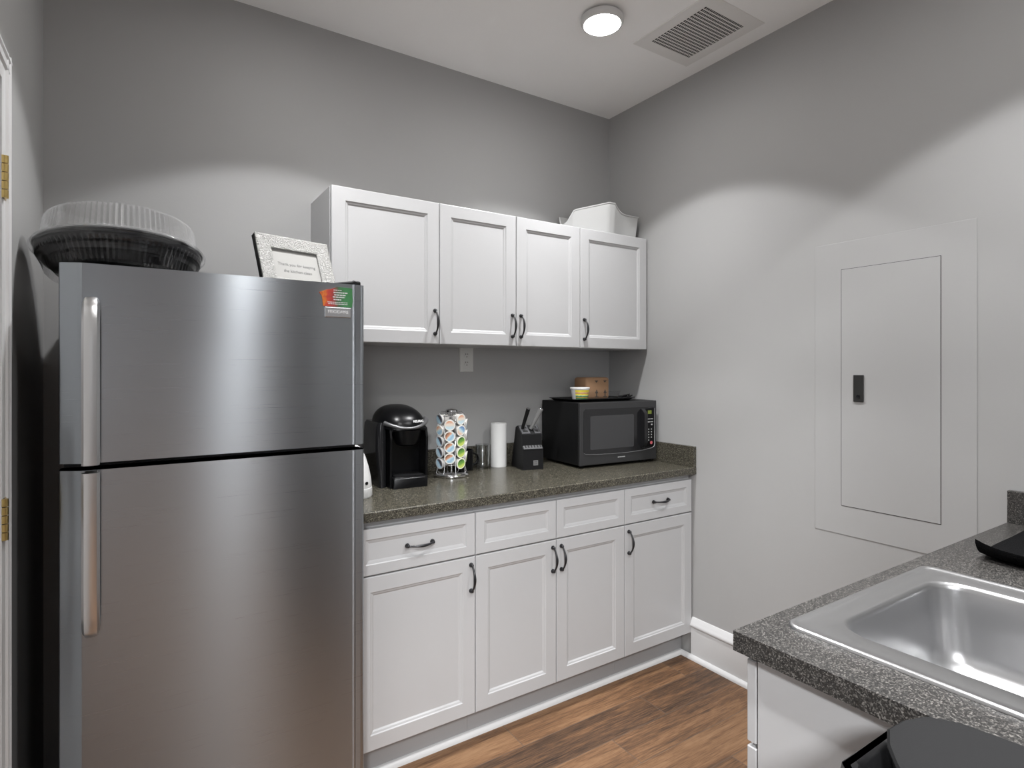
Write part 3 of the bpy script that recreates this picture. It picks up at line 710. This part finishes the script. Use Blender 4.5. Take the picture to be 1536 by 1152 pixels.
# black tray
t = thing('serving_tray', 'round black fluted serving tray between two clear lids on the refrigerator', 'tray', (RC[0], RC[1], RC[2] + 0.024), TILT)
bm = BM(); lathe(bm, [(0.140, 0.0025), (0.148, 0.004), (0.156, 0.010), (0.176, 0.034), (0.182, 0.038)], SEG, cap0=True, cap1=False, flute=lambda i, r, z: (0.0021 if i % 2 else -0.0021) if 0.006 < z < 0.037 else 0); obj('fluted_bowl', bm, M['tray'], t, smooth=15)
bm = BM(); lathe(bm, [(0.182, 0.038), (0.188, 0.039), (0.1915, 0.054), (0.1935, 0.056), (0.2015, 0.057), (0.2035, 0.059), (0.2075, 0.084), (0.2100, 0.086), (0.2105, 0.090), (0.208, 0.092), (0.196, 0.089), (0.186, 0.086), (0.15, 0.074), (0.10, 0.070), (0.02, 0.068)], SEG, cap0=False, cap1=True); obj('rim', bm, M['tray'], t, smooth=40)
# upper clear dome
t = thing('platter_lid', 'clear fluted dome lid on top of the black tray', 'platter lid', (RC[0], RC[1], RC[2] + 0.024), TILT, 'clear platter lids')
bm = BM(); lathe(bm, [(0.2125, 0.086), (0.214, 0.093), (0.2105, 0.0965), (0.205, 0.098), (0.196, 0.099)], SEG, cap0=False, cap1=False); obj('rim', bm, M['clear_dome'], t, smooth=50)
bm = BM(); lathe(bm, [(0.196, 0.099), (0.194, 0.103), (0.189, 0.140), (0.186, 0.163), (0.182, 0.168)], SEG, cap0=False, cap1=False, flute=lambda i, r, z: (0.0028 if i % 2 else -0.0028) if 0.100 < z < 0.169 else 0); obj('fluted_wall', bm, M['clear_dome'], t, smooth=20)
bm = BM(); lathe(bm, [(0.182, 0.168), (0.176, 0.174), (0.165, 0.175), (0.155, 0.173), (0.02, 0.174)], SEG, cap0=False, cap1=True, flute=lambda i, r, z: (0.0024 if i % 2 else -0.0024) if 0.16 < z < 0.1745 and r > 0.17 else 0); obj('crown', bm, M['clear_dome'], t, smooth=50)

# picture frame
t = thing('picture_frame', 'silver textured picture frame with a thank-you note on the refrigerator', 'picture frame', (-1.8501, -0.62, 1.6548), (R(-22), 0, R(15.6)))
FWd, FHt, fb = 0.245, 0.194, 0.046
bm = BM()
hw = FWd / 2
prof = [(0.0, 0.006), (0.0, 0.0015), (0.002, 0.0), (0.006, -0.001), (fb - 0.006, 0.002), (fb - 0.002, 0.003), (fb, 0.005), (fb, 0.012)]
rs = [[(-hw + i, y, i), (hw - i, y, i), (hw - i, y, FHt - i), (-hw + i, y, FHt - i)] for i, y in prof]
rings(bm, rs, False, False)
obj('frame', bm, M['frame'], t)
bm = box(BM(), -hw + 0.0005, hw - 0.0005, 0.0122, 0.024, 0.0005, FHt - 0.0005); box(bm, -hw + 0.0005, hw - 0.0005, 0.0062, 0.0122, FHt - 0.03, FHt - 0.0005); box(bm, -hw + 0.0005, -hw + 0.03, 0.0062, 0.0122, 0.0005, FHt - 0.0302)
obj('shaded_edge', bm, M['blackmatte'], t)['label'] = 'frame back and side, blackened for shade'  # black stands in for the shade on the frame's side
bm = box(BM(), -hw + fb + 0.0002, hw - fb - 0.0002, 0.0095, 0.0115, fb, FHt - fb); cd = obj('card', bm, M['card'], t)
text('lettering', 'Thank you for keeping', 0.0142, M['ink'], cd, facing(0.0, 0.0093, 0.0940), 0.0002, shear=0.15, sx=0.98)
text('lettering', 'the kitchen clean', 0.0142, M['ink'], cd, facing(0.0, 0.0093, 0.0710), 0.0002, shear=0.15, sx=0.98)
bm = BM(); prism(bm, [(-0.03, 0.0), (0.03, 0.0), (0.018, 0.15), (-0.018, 0.14)], 0.0242, 0.027, 'y')
obj('backing_stand', bm, M['blackmatte'], t)

# ---------------------------------------------------------------- coffee maker
t = thing('coffee_maker', 'black single-serve coffee maker beside the refrigerator', 'coffee maker', (-1.372, -0.185, CT), (0, 0, R(-3)))
# body: base, column and head in one C-shaped shell (x width), front = -y
bm = BM()
prof = [(-0.140, 0.0), (0.120, 0.0), (0.125, 0.01), (0.125, 0.20), (0.105, 0.262), (0.05, 0.285), (-0.06, 0.278), (-0.115, 0.258), (-0.128, 0.236), (-0.118, 0.226), (-0.05, 0.224), (-0.042, 0.21), (-0.042, 0.055), (-0.05, 0.046), (-0.138, 0.046), (-0.142, 0.04)]
rs = []
for x, s, dz in ((-0.058, 0.985, 0), (-0.054, 1.0, 0), (0.078, 1.0, 0), (0.084, 0.985, 0)):
    rs.append([(x, y * s, z if z < 0.02 else z - (1 - s) * 0.25) for y, z in prof])
rings(bm, rs); obj('body', bm, M['black'], t, smooth=40)
for xa, xb in ((-0.066, -0.0585), (0.0845, 0.094)):   # side cheeks of the brewing bay
    bm = BM(); prism(bm, [(-0.115, 0.0), (0.115, 0.0), (0.118, 0.20), (0.10, 0.245), (-0.05, 0.252), (-0.112, 0.236), (-0.122, 0.20)], xa, xb, 'x')
    obj('side_panel', bm, M['black'], t)
bm = BM()
tk = rrect(-0.112, -0.067, -0.09, 0.11, 0.02, 5)
rings(bm, [[(x if x > -0.09 else -0.0895 + (x + 0.0895) * s, y, z) for x, y in tk] for z, s in ((0.0, 0.45), (0.03, 0.5), (0.10, 0.85), (0.15, 1.0), (0.22, 1.0), (0.25, 0.85), (0.262, 0.5))])
obj('water_tank', bm, M['smoke'], t, smooth=50)
bm = BM()   # domed lid
rs = []
se = [(math.copysign(abs(math.cos(2 * PI * i / 40)) ** 0.8, math.cos(2 * PI * i / 40)), math.copysign(abs(math.sin(2 * PI * i / 40)) ** 0.8, math.sin(2 * PI * i / 40))) for i in range(40)]
for k in range(10):
    a = R(88 * k / 9); c = math.cos(a) ** 0.8
    rs.append([(0.006 + 0.102 * c * x, -0.008 + 0.130 * c * y, 0.248 + 0.078 * math.sin(a) + 0.016 * y * c) for x, y in se])
rings(bm, rs); ld = obj('lid', bm, M['black'], t, smooth=60)
text('lettering', 'KEURIG', 0.0125, M['print_white'], ld, Matrix.Translation((0.048, -0.1325, 0.262)) @ Matrix.Rotation(R(10), 4, 'Z') @ Matrix.Rotation(R(84), 4, 'X'), 0.0005, sx=1.1, bold=0.0004)
bm = BM()   # silver handle band round the lid front
pts, rad = [], []
for i in range(21):
    a = R(214 + (350 - 214) * i / 20)
    pts.append((0.010 + 0.106 * math.cos(a), -0.014 + 0.128 * math.sin(a), 0.240 + 0.028 * abs(math.cos(a)) ** 2)); rad.append(0.0050 + 0.0065 * abs(math.cos(a)) ** 1.5)
tube(bm, pts, rad, 10); obj('handle', bm, M['dullsilver'], t, smooth=60)
bm = BM(); lathe(bm, [(0.030, 0.165), (0.044, 0.172), (0.056, 0.20), (0.062, 0.23)], 28, (0.015, -0.085, 0)); obj('brew_head', bm, M['black'], t, smooth=40)
bm = BM(); prism(bm, [(x, y) for x, y in rrect(-0.048, 0.075, -0.132, -0.048, 0.02, 5)], 0.0465, 0.0485, 'z'); obj('drip_tray', bm, M['blackmatte'], t, smooth=40)
bm = BM(); tube(bm, [(-0.050 + 0.124 * k / 12, -0.1415 - 0.004 * math.sin(PI * k / 12), 0.040) for k in range(13)], [0.0004 + 0.0012 * math.sin(PI * k / 12) for k in range(13)], 8); obj('drip_tray_trim', bm, M['dullsilver'], t, smooth=50)

# white plastic appliance, mostly behind the refrigerator edge
t = thing('air_freshener', 'white tapered plastic dispenser peeking out behind the refrigerator', 'dispenser', (-1.605, -0.36, CT))
bm = BM(); lathe(bm, [(0.060, 0.0), (0.063, 0.006), (0.062, 0.035), (0.0605, 0.0355), (0.061, 0.038), (0.058, 0.07), (0.050, 0.11), (0.038, 0.15), (0.024, 0.18), (0.010, 0.192), (0.001, 0.194)], 36); obj('shell', bm, M['whiteplastic'], t, smooth=40)
bm = BM(); rings(bm, [[(0.0600 - 0.0 + dd, -0.012 + r * math.cos(2 * PI * k / 14), 0.0555 + r * 0.8 * math.sin(2 * PI * k / 14)) for k in range(14)] for dd, r in ((-0.006, 0.007), (0.0005, 0.007))])
ob = obj('sensor', bm, M['black'], t); ob.rotation_euler = (0, 0, R(-52)); ob['label'] = 'black sensor dot'

# ---------------------------------------------------------------- coffee pod carousel
CCX, CCY = -1.108, -0.175
t = thing('pod_carousel', 'chrome spinning pod carousel between coffee maker and mug', 'pod carousel', (CCX, CCY, CT))
bm = BM(); lathe(bm, [(0.074, 0.0), (0.078, 0.004), (0.078, 0.010), (0.072, 0.016), (0.03, 0.020), (0.006, 0.022)], 48); obj('base', bm, M['chrome'], t, smooth=40)
bm = BM(); lathe(bm, [(0.0045, 0.02), (0.0045, 0.285)], 12); obj('pole', bm, M['chrome'], t, smooth=40)
bm = BM(); lathe(bm, [(0.018, 0.283), (0.027, 0.287), (0.027, 0.294), (0.020, 0.299), (0.004, 0.301)], 32); obj('knob', bm, M['chrome'], t, smooth=40)
PH0 = math.atan2(-2.4854 - CCY, -2.2861 - CCX)         # towards the doorway
ANG = [PH0 + R(a) for a in (-6 + 0, 39, 84, 129, 174, 219, 264, 309)]
RC_ = 0.056
for a in [PH0 + R(x) for x in (-28.5, 16.5, 61.5, 106.5, 151.5, 196.5, 241.5, 286.5)]:
    bm = BM(); ca, sa = math.cos(a), math.sin(a)
    tube(bm, [(0.070 * ca, 0.070 * sa, 0.016), (0.062 * ca, 0.062 * sa, 0.05), (0.062 * ca, 0.062 * sa, 0.275), (0.05 * ca, 0.05 * sa, 0.284), (0.02 * ca, 0.02 * sa, 0.285)], 0.0022, 8)
    obj('upright_wire', bm, M['chrome'], t, smooth=50)
for z in (0.055, 0.165, 0.27):
    bm = BM(); tube(bm, [(0.060 * math.cos(2 * PI * k / 48), 0.060 * math.sin(2 * PI * k / 48), z) for k in range(49)], 0.0016, 6); obj('ring_wire', bm, M['chrome'], t, smooth=50)
# one pod: axis along local -y (lid faces -y)
def pod_mesh():
    bm = BM(); rs = []
    for y, r in ((0.042, 0.0165), (0.0405, 0.018), (0.004, 0.0215), (0.0025, 0.0245), (0.0006, 0.0247)):
        rs.append([(r * math.cos(2 * PI * k / 24), y, r * math.sin(2 * PI * k / 24)) for k in range(24)])
    rings(bm, rs); return bm
def lid_mesh():
    bm = BM(); rings(bm, [[(r * math.cos(2 * PI * k / 24), y, r * math.sin(2 * PI * k / 24)) for k in range(24)] for y, r in ((0.0005, 0.0240), (-0.0006, 0.0240))]); return bm
cup0 = obj('cup', pod_mesh(), M['podcup'], smooth=40); lid_me = {}
for k in ('lid_blue', 'lid_orange', 'lid_plain', 'lid_dark', 'lid_flip', 'lid_green'):
    o = obj('lid', lid_mesh(), M[k]); lid_me[k] = o.data; bpy.data.objects.remove(o)
cup_me = cup0.data; bpy.data.objects.remove(cup0)
words5 = ['top', 'second', 'third', 'fourth', 'bottom']
five = [0.256, 0.2075, 0.159, 0.1105, 0.062]; four = [0.232, 0.183, 0.1345, 0.086]
words4 = ['top', 'second', 'third', 'bottom']
cols = [(-6, four, words4, ['lid_plain', 'lid_orange', 'lid_orange', 'lid_orange'], 'middle column of the pod carousel'),
        (39, five, words5, ['lid_plain', 'lid_flip', 'lid_green', 'lid_green', 'lid_green'], 'carousel column with the green lids'),
        (-51, five, words5, ['lid_dark', 'lid_blue', 'lid_dark', 'lid_dark', 'lid_dark'], 'carousel column facing the coffee maker'),
        (84, four, words4, ['lid_blue', 'lid_flip', 'lid_blue', 'lid_green'], 'carousel column facing the black mug')]
cname = {'lid_plain': 'pale blue and tan', 'lid_orange': 'blue and orange', 'lid_flip': 'orange and blue tilted', 'lid_green': 'green and yellow', 'lid_dark': 'dark and blue', 'lid_blue': 'blue and tan'}
for da, zs, ws, lids, where in cols:
    a = PH0 + R(da)
    for z, w, lk in zip(zs, ws, lids):
        p = thing('coffee_pod', '%s coffee pod, %s in the %s' % (cname[lk], w, where), 'coffee pod', (CCX + RC_ * 1.22 * math.cos(a), CCY + RC_ * 1.22 * math.sin(a), CT + z), (R(-6), 0, a + PI / 2), 'coffee pods in the carousel')
        for nm, me in (('cup', cup_me), ('lid', lid_me[lk])):
            c = bpy.data.objects.new(nm, me); COL.objects.link(c); c.parent = p
        p.rotation_mode = 'ZYX'
        p.rotation_euler = (R(8), random.uniform(-0.2, 0.2), a + PI / 2); p.rotation_mode = 'XYZ'

# mug, glass, paper towel
t = thing('mug', 'black mug behind the pod carousel, handle towards the glass', 'mug', (-0.990, -0.075, CT), (0, 0, R(-8)))
bm = BM(); lathe(bm, [(0.036, 0.0), (0.0415, 0.004), (0.0425, 0.095), (0.0415, 0.097), (0.039, 0.095), (0.038, 0.008), (0.004, 0.006)], 36); obj('cup', bm, M['black'], t, smooth=40)
bm = BM(); tube(bm, [(0.041 + 0.0, 0, 0.078)] + [(0.042 + 0.030 * math.sin(R(x)), 0, 0.050 + 0.028 * math.cos(R(x))) for x in (20, 50, 80, 110, 140, 165)] + [(0.041, 0, 0.020)], 0.0055, 10); obj('handle', bm, M['black'], t, smooth=50)
bm = BM(); lathe(bm, [(0.030, 0.0), (0.032, 0.003), (0.0355, 0.115), (0.0345, 0.1155), (0.0315, 0.112), (0.0285, 0.014), (0.004, 0.010)], 40)
tag(obj('drinking_glass', bm, M['glass'], smooth=40, loc=(-0.893, -0.083, CT + 0.0004)), 'clear drinking glass between the black mug and paper roll', 'glass')
t = thing('paper_towel_roll', 'white paper towel roll standing beside the knife block', 'paper roll', (-0.800, -0.078, CT))
bm = BM(); lathe(bm, [(0.038, 0.0), (0.0395, 0.003), (0.0395, 0.212), (0.038, 0.214), (0.018, 0.214), (0.017, 0.20)], 40); obj('paper', bm, M['paper'], t, smooth=40)

# ---------------------------------------------------------------- knife block
t = thing('knife_block', 'black knife block between the paper towel roll and microwave', 'knife block', (-0.7125, -0.252, CT), (0, 0, R(-11)))
hw = 0.052
bm = BM(); prism(bm, [(0.0, 0.0), (0.150, 0.0), (0.095, 0.196), (0.074, 0.205), (0.018, 0.166), (0.016, 0.112), (0.002, 0.098)], -hw, hw, 'x'); obj('block', bm, M['blackmatte'], t)
# slot plates on the sloping top: run from (0.018,.166) to (.074,.205)
def on_top(u, off): # u along slope 0..1
    return (0.018 + 0.056 * u - 0.57 * off, 0.166 + 0.039 * u + 0.82 * off)
for xa, xb in ((-0.048, -0.006), (0.018, 0.048)):
    bm = BM(); q = [on_top(0.06, 0.0004), on_top(0.97, 0.0004), on_top(0.97, 0.003), on_top(0.06, 0.003)]; prism(bm, q, xa, xb, 'x'); pl = obj('slot_plate', bm, M['grey_plate'], t)
    bm = BM(); q = [on_top(0.22, 0.0028), on_top(0.40, 0.0028), on_top(0.40, 0.0034), on_top(0.22, 0.0034)]; prism(bm, q, xa + 0.008, xb - 0.008, 'x')
    q = [on_top(0.62, 0.0028), on_top(0.80, 0.0028), on_top(0.80, 0.0034), on_top(0.62, 0.0034)]; prism(bm, q, xa + 0.012, xb - 0.008, 'x'); obj('slot', bm, M['darkgap'], pl)
M['steak_plate'] = mat('dull_grey_plate', (0.075, 0.075, 0.078), 0.5, 0.2)
bm = BM(); prism(bm, [(0.0015, 0.0985), (0.0155, 0.1125), (0.0145, 0.1145), (-0.001, 0.0995)], -hw + 0.004, hw - 0.004, 'x'); pl = obj('steak_knife_plate', bm, M['steak_plate'], t)
bm = BM()
for k in range(6):
    x = -0.040 + 0.0155 * k; prism(bm, [(0.0050, 0.1035), (0.0150, 0.1136), (0.0142, 0.1152), (0.0042, 0.1055)], x, x + 0.007, 'x')
obj('slot', bm, M['darkgap'], pl)
bm = box(BM(), 0.000, 0.024, -0.0012, 0.0004, 0.020, 0.044); lg = obj('logo_plate', bm, M['silver'], t); lg['label'] = 'square grey logo plate'
bm = BM()
for z in (0.026, 0.0315, 0.037): box(bm, 0.004, 0.019, -0.0016, -0.0011, z, z + 0.0018)
obj('lettering', bm, M['grey_plate'], lg)
def knife(label, base_, tip, r, mm):
    t2 = thing('kitchen_knife', label, 'knife', base_)
    d = Vector(tip) - Vector(base_)
    bm = BM(); tube(bm, [(0, 0, 0), tuple(d * 0.1), tuple(d * 0.5), tuple(d * 0.9), tuple(d * 0.985)], [r * 0.8, r * 0.9, r, r * 1.12, r * 1.12], 14, 1.0); obj('handle', bm, mm, t2, smooth=50)
    bm = BM(); tube(bm, [tuple(d * 0.9852), tuple(d)], [r * 1.1, r * 1.0], 14); obj('end_cap', bm, M['chrome'], t2, smooth=40)
Rm = Matrix.Translation((-0.7125, -0.252, CT)) @ Matrix.Rotation(R(-11), 4, 'Z')
def W(x, y, z): return tuple(Rm @ Vector((x, y, z)))
M['knife_steel'] = mat('matte_knife_steel', (0.26, 0.26, 0.26), 0.45, 0.35)
knife('black-handled knife in the block, nearest the paper towel roll', W(-0.036, 0.050, 0.192), W(-0.021, 0.010, 0.292), 0.0088, M['blackmatte'])
knife('steel-handled knife in the block, nearest the microwave', W(0.006, 0.046, 0.190), W(0.044, 0.004, 0.290), 0.0100, M['knife_steel'])

# ---------------------------------------------------------------- microwave
t = thing('microwave', 'black countertop microwave in the corner of the long counter', 'microwave', (-0.277, -0.3795, CT), (0, 0, R(-3.5)))
w, d, h0, h1 = 0.245, 0.335, 0.014, 0.316
bm = box(BM(), -w, w, 0.014, d, h0, h1, 0.004, 2); obj('case', bm, M['blackmatte'], t)
for x in (-0.2, 0.2):
    for y in (0.05, 0.28):
        bm = BM(); lathe(bm, [(0.014, 0.0), (0.016, 0.002), (0.016, h0 + 0.001)], 16, (x, y, 0)); obj('foot', bm, M['blackmatte'], t, smooth=40)
fH = h1 - h0
def fz(v): return h1 - fH * v
bm = box(BM(), -w, w, 0.0, 0.0138, h0, h1, 0.003, 2); fp = obj('front_panel', bm, M['mwfront'], t)
# door: recessed glass field with an arched lower edge
def fu(u): return -w + 2 * w * u
low = [(fu(u), fz(0.815 - 0.035 * math.sin(PI * 0 ) + 0.018 * math.sin(PI * min(1, max(0, (u - 0.045) / 0.9)) ) )) for u in [0.06 + 0.08 * k for k in range(11)]]
field = [(fu(0.05), fz(0.12)), (fu(0.05), fz(0.79))] + low[:9] + [(fu(0.955 - 0.10), fz(0.815))]
field = [(fu(0.065), fz(0.105))] + [(fu(0.045), fz(0.14)), (fu(0.045), fz(0.78))] + [(fu(a), fz(b)) for a, b in ((0.065, 0.812), (0.2, 0.828), (0.4, 0.838), (0.6, 0.838), (0.8, 0.825), (0.93, 0.80), (0.958, 0.775), (0.965, 0.74))] + [(fu(0.965), fz(0.12)), (fu(0.95), fz(0.105))]
bm = BM(); prism(bm, field[::-1], -0.0016, 0.0002, 'y'); dr = obj('door', bm, M['glassdark'], t)
bm = BM(); prism(bm, rrect(fu(0.125), fu(0.685), fz(0.755), fz(0.215), 0.008, 4), -0.0022, -0.0012, 'y'); obj('window', bm, M['mesh_window'], dr)
bm = BM(); pth = [(fu(a), -0.0020, fz(b)) for a, b in ((0.05, 0.80), (0.065, 0.818), (0.2, 0.834), (0.4, 0.844), (0.6, 0.844), (0.8, 0.831), (0.93, 0.806), (0.962, 0.78), (0.97, 0.74), (0.97, 0.4), (0.97, 0.13))]
tube(bm, pth, [0.0009] * 5 + [0.0014, 0.002, 0.0022, 0.002, 0.0016, 0.001], 8); obj('trim_line', bm, M['silver'], fp, smooth=50)
bm = BM(); hb = [(0.000, fz(0.125)), (-0.026, fz(0.19)), (-0.030, fz(0.22)), (-0.030, fz(0.70)), (-0.026, fz(0.74)), (0.000, fz(0.80))]
hb2 = [(-0.0018, a) if q == 0 else (q, a) for q, a in hb]
prism(bm, hb2[::-1], fu(0.775), fu(0.825), 'x', 0.002); obj('handle', bm, M['glassdark'], dr)
bm = BM(); box(bm, fu(0.845), fu(0.957), -0.0022, -0.0012, fz(0.785), fz(0.13)); cp = obj('control_panel', bm, M['black'], t)
bm = BM(); box(bm, fu(0.875), fu(0.925), -0.0027, -0.0021, fz(0.225), fz(0.165)); obj('display', bm, M['lcd'], cp)
M['btn'] = mat('pale_button_print', (0.42, 0.42, 0.42), 0.5)
bm = BM()
for v in (0.305, 0.355): box(bm, fu(0.872), fu(0.905), -0.0027, -0.0021, fz(v + 0.012), fz(v)); box(bm, fu(0.91), fu(0.945), -0.0027, -0.0021, fz(v + 0.012), fz(v))
box(bm, fu(0.918), fu(0.938), -0.0027, -0.0021, fz(0.42), fz(0.395))
for k in range(5):
    for u in (0.880, 0.918):
        if k == 4 and u > 0.9: continue
        v = 0.475 + 0.046 * k; box(bm, fu(u), fu(u + 0.012), -0.0027, -0.0021, fz(v + 0.020), fz(v))
box(bm, fu(0.858), fu(0.864), -0.0027, -0.0021, fz(0.735), fz(0.69))
obj('button', bm, M['btn'], cp)
bm = BM(); cxx, czz = fu(0.922), fz(0.715)
rings(bm, [[(cxx + r * math.cos(2 * PI * k / 16), y, czz + r * math.sin(2 * PI * k / 16)) for k in range(16)] for y, r in ((-0.0012, 0.0085), (-0.003, 0.0085))]); rb = obj('stop_button', bm, M['red'], cp); rb['label'] = 'red stop button'
bm = BM(); x = fu(0.475)
for k in range(7): box(bm, x, x + 0.0042, -0.0006, 0.0002, fz(0.918), fz(0.900)); x += 0.0068
obj('lettering', bm, M['btn'], fp)

# things on the microwave
MZ = CT + 0.316
Rw = Matrix.Translation((-0.277, -0.3795, 0)) @ Matrix.Rotation(R(-3.5), 4, 'Z')
def Wm(x, y, z=MZ): return tuple(Rw @ Vector((x, y, z)))
p = Wm(-0.055, 0.170, MZ + 0.0004)
t = thing('food_tray', 'flat black tray on top of the microwave under tub and box', 'tray', p, (0, 0, R(-2)))
bm = BM(); rings(bm, [[(x, y, z) for x, y in rrect(-0.165 - i, 0.19 + i, -0.10 - i, 0.10 + i, 0.03, 5)] for i, z in ((0, 0.0), (0.004, 0.001), (0.014, 0.010), (0.022, 0.013), (0.022, 0.015), (0.012, 0.0125), (0.002, 0.004))]); obj('tray', bm, M['tray'], t, smooth=40)
# clear container standing on the tray, holding the box
bm = BM(); rings(bm, [[(x, y, z) for x, y in rrect(-0.105 - i, 0.105 + i, -0.062 - i, 0.062 + i, 0.02, 5)] for i, z in ((0.0, 0.0), (0.002, 0.001), (0.010, 0.040), (0.016, 0.042), (0.016, 0.044))], True, False)
p2 = Wm(-0.008, 0.180, MZ + 0.0060)
tag(obj('plastic_container', bm, M['clear'], smooth=40, loc=p2, rot=(0, 0, R(-2))), 'shallow clear plastic container on the black tray, around the cardboard box', 'container')
t = thing('cardboard_box', 'small brown cardboard box with black arrows on the microwave', 'box', Wm(-0.033, 0.185, MZ + 0.0075), (0, 0, R(4)))
bm = BM(); box(bm, -0.085, 0.085, -0.048, 0.048, 0.0, 0.112, 0.014, 3); obj('carton', bm, M['cardboard'], t, smooth=40)
for xo in (-0.012, 0.050):
    bm = BM()
    rings(bm, [[(u, yy, v) for u, v in ((xo - 0.013, 0.010), (xo + 0.013, 0.010), (xo + 0.013, 0.014), (xo + 0.004, 0.014), (xo + 0.004, 0.030), (xo + 0.012, 0.030), (xo, 0.050), (xo - 0.012, 0.030), (xo - 0.004, 0.030), (xo - 0.004, 0.014), (xo - 0.013, 0.014))] for yy in (-0.0484, -0.0478)])
    obj('marking', bm, M['cardprint'], t)
    bm = BM(); prism(bm, [(xo - 0.014, 0.096), (xo + 0.012, 0.096), (xo - 0.002, 0.084)], -0.0484, -0.0478, 'y'); obj('marking', bm, M['cardprint'], t)
bm = BM(); prism(bm, [(-0.074, 0.030), (-0.04, -0.036), (0.0, 0.036), (0.03, -0.036), (0.074, 0.03), (0.074, 0.038), (0.0, 0.040), (-0.074, 0.038)], 0.1117, 0.1123, 'z'); obj('marking', bm, M['cardprint'], t)
t = thing('margarine_tub', 'white margarine tub with a yellow label on the microwave', 'tub', Wm(-0.172, 0.098, MZ + 0.0052))
bm = BM(); lathe(bm, [(0.035, 0.0), (0.038, 0.003), (0.046, 0.056), (0.0490, 0.058), (0.0495, 0.064), (0.047, 0.066), (0.004, 0.064)], 40); obj('tub', bm, M['whiteplastic'], t, smooth=40)
bm = BM()
rs = []
for z in (0.004, 0.054):
    r = 0.0387 + (0.0466 - 0.0387) * (z - 0.003) / 0.053
    rs.append([(r * math.cos(R(a)), r * math.sin(R(a)), z) for a in range(-160, -34, 6)])
rings(bm, rs, False, False, closed=False); obj('label_wrap', bm, M['tub_label'], t, smooth=50)
bm = BM()
for k in range(9):
    a = k * 0.7; c = (0.02 * math.cos(a * 2.1), 0.012 * math.sin(a * 3.3), 0.003 + 0.0022 * k)
    tube(bm, [(c[0] - 0.045 * math.cos(a * 0.31), c[1] - 0.02 * math.sin(a), c[2]), c, (c[0] + 0.04 * math.cos(a * 0.31), c[1] + 0.016 * math.sin(a), c[2] + 0.006)], [0.002, 0.005, 0.0035], 8)
tag(obj('plastic_cutlery', bm, M['blackmatte'], smooth=50, loc=Wm(0.115, 0.085, MZ + 0.006)), 'tangled black plastic cutlery on the tray beside the cardboard box', 'cutlery')['kind'] = 'stuff'

# ---------------------------------------------------------------- white bin on the cabinets
t = thing('storage_bin', 'white plastic storage bin with a scooped rim on the corner cabinet', 'storage bin', (-0.24, -0.17, UT + 0.0003))
foot = [(-0.465, -0.150), (-0.262, -0.290), (-0.225, -0.293), (-0.032, -0.270), (-0.032, -0.060), (-0.385, -0.022)]
segs = [16, 3, 16, 8, 10, 8]
def rimz(i, q):
    if i == 0: return 0.045 + 0.012 * q / 0.10 if q < 0.10 else 0.057 + 0.068 * (q - 0.10) / 0.16 if q < 0.26 else 0.125 + 0.037 * (q - 0.26) / 0.74
    if i == 1: return 0.162
    if i == 2: return 0.162 - 0.040 * (1 - (1 - min(1, q / 0.50)) ** 2.2)
    if i == 3: return 0.122
    if i == 4: return 0.122 + 0.003 * q
    return 0.125 - 0.080 * min(1, 1.3 * q)
def ring_(f, zf):
    out = []
    for i, (p, q) in enumerate(zip(foot, foot[1:] + foot[:1])):
        for k in range(segs[i]):
            u = k / segs[i]; x, y = p[0] + (q[0] - p[0]) * u + 0.24, p[1] + (q[1] - p[1]) * u + 0.17
            if i == 2: y += 0.012 * math.sin(PI * u)
            out.append((x * f, y * f, zf(rimz(i, u))))
    return out
bm = BM()
rings(bm, [ring_(0.90, lambda z: 0.0), ring_(0.91, lambda z: 0.004), ring_(0.972, lambda z: z - 0.007), ring_(0.995, lambda z: z - 0.006), ring_(1.0, lambda z: z - 0.003), ring_(0.998, lambda z: z), ring_(0.965, lambda z: z), ring_(0.955, lambda z: z - 0.006), ring_(0.895, lambda z: 0.006)])
obj('shell', bm, M['whitebin'], t, smooth=30)
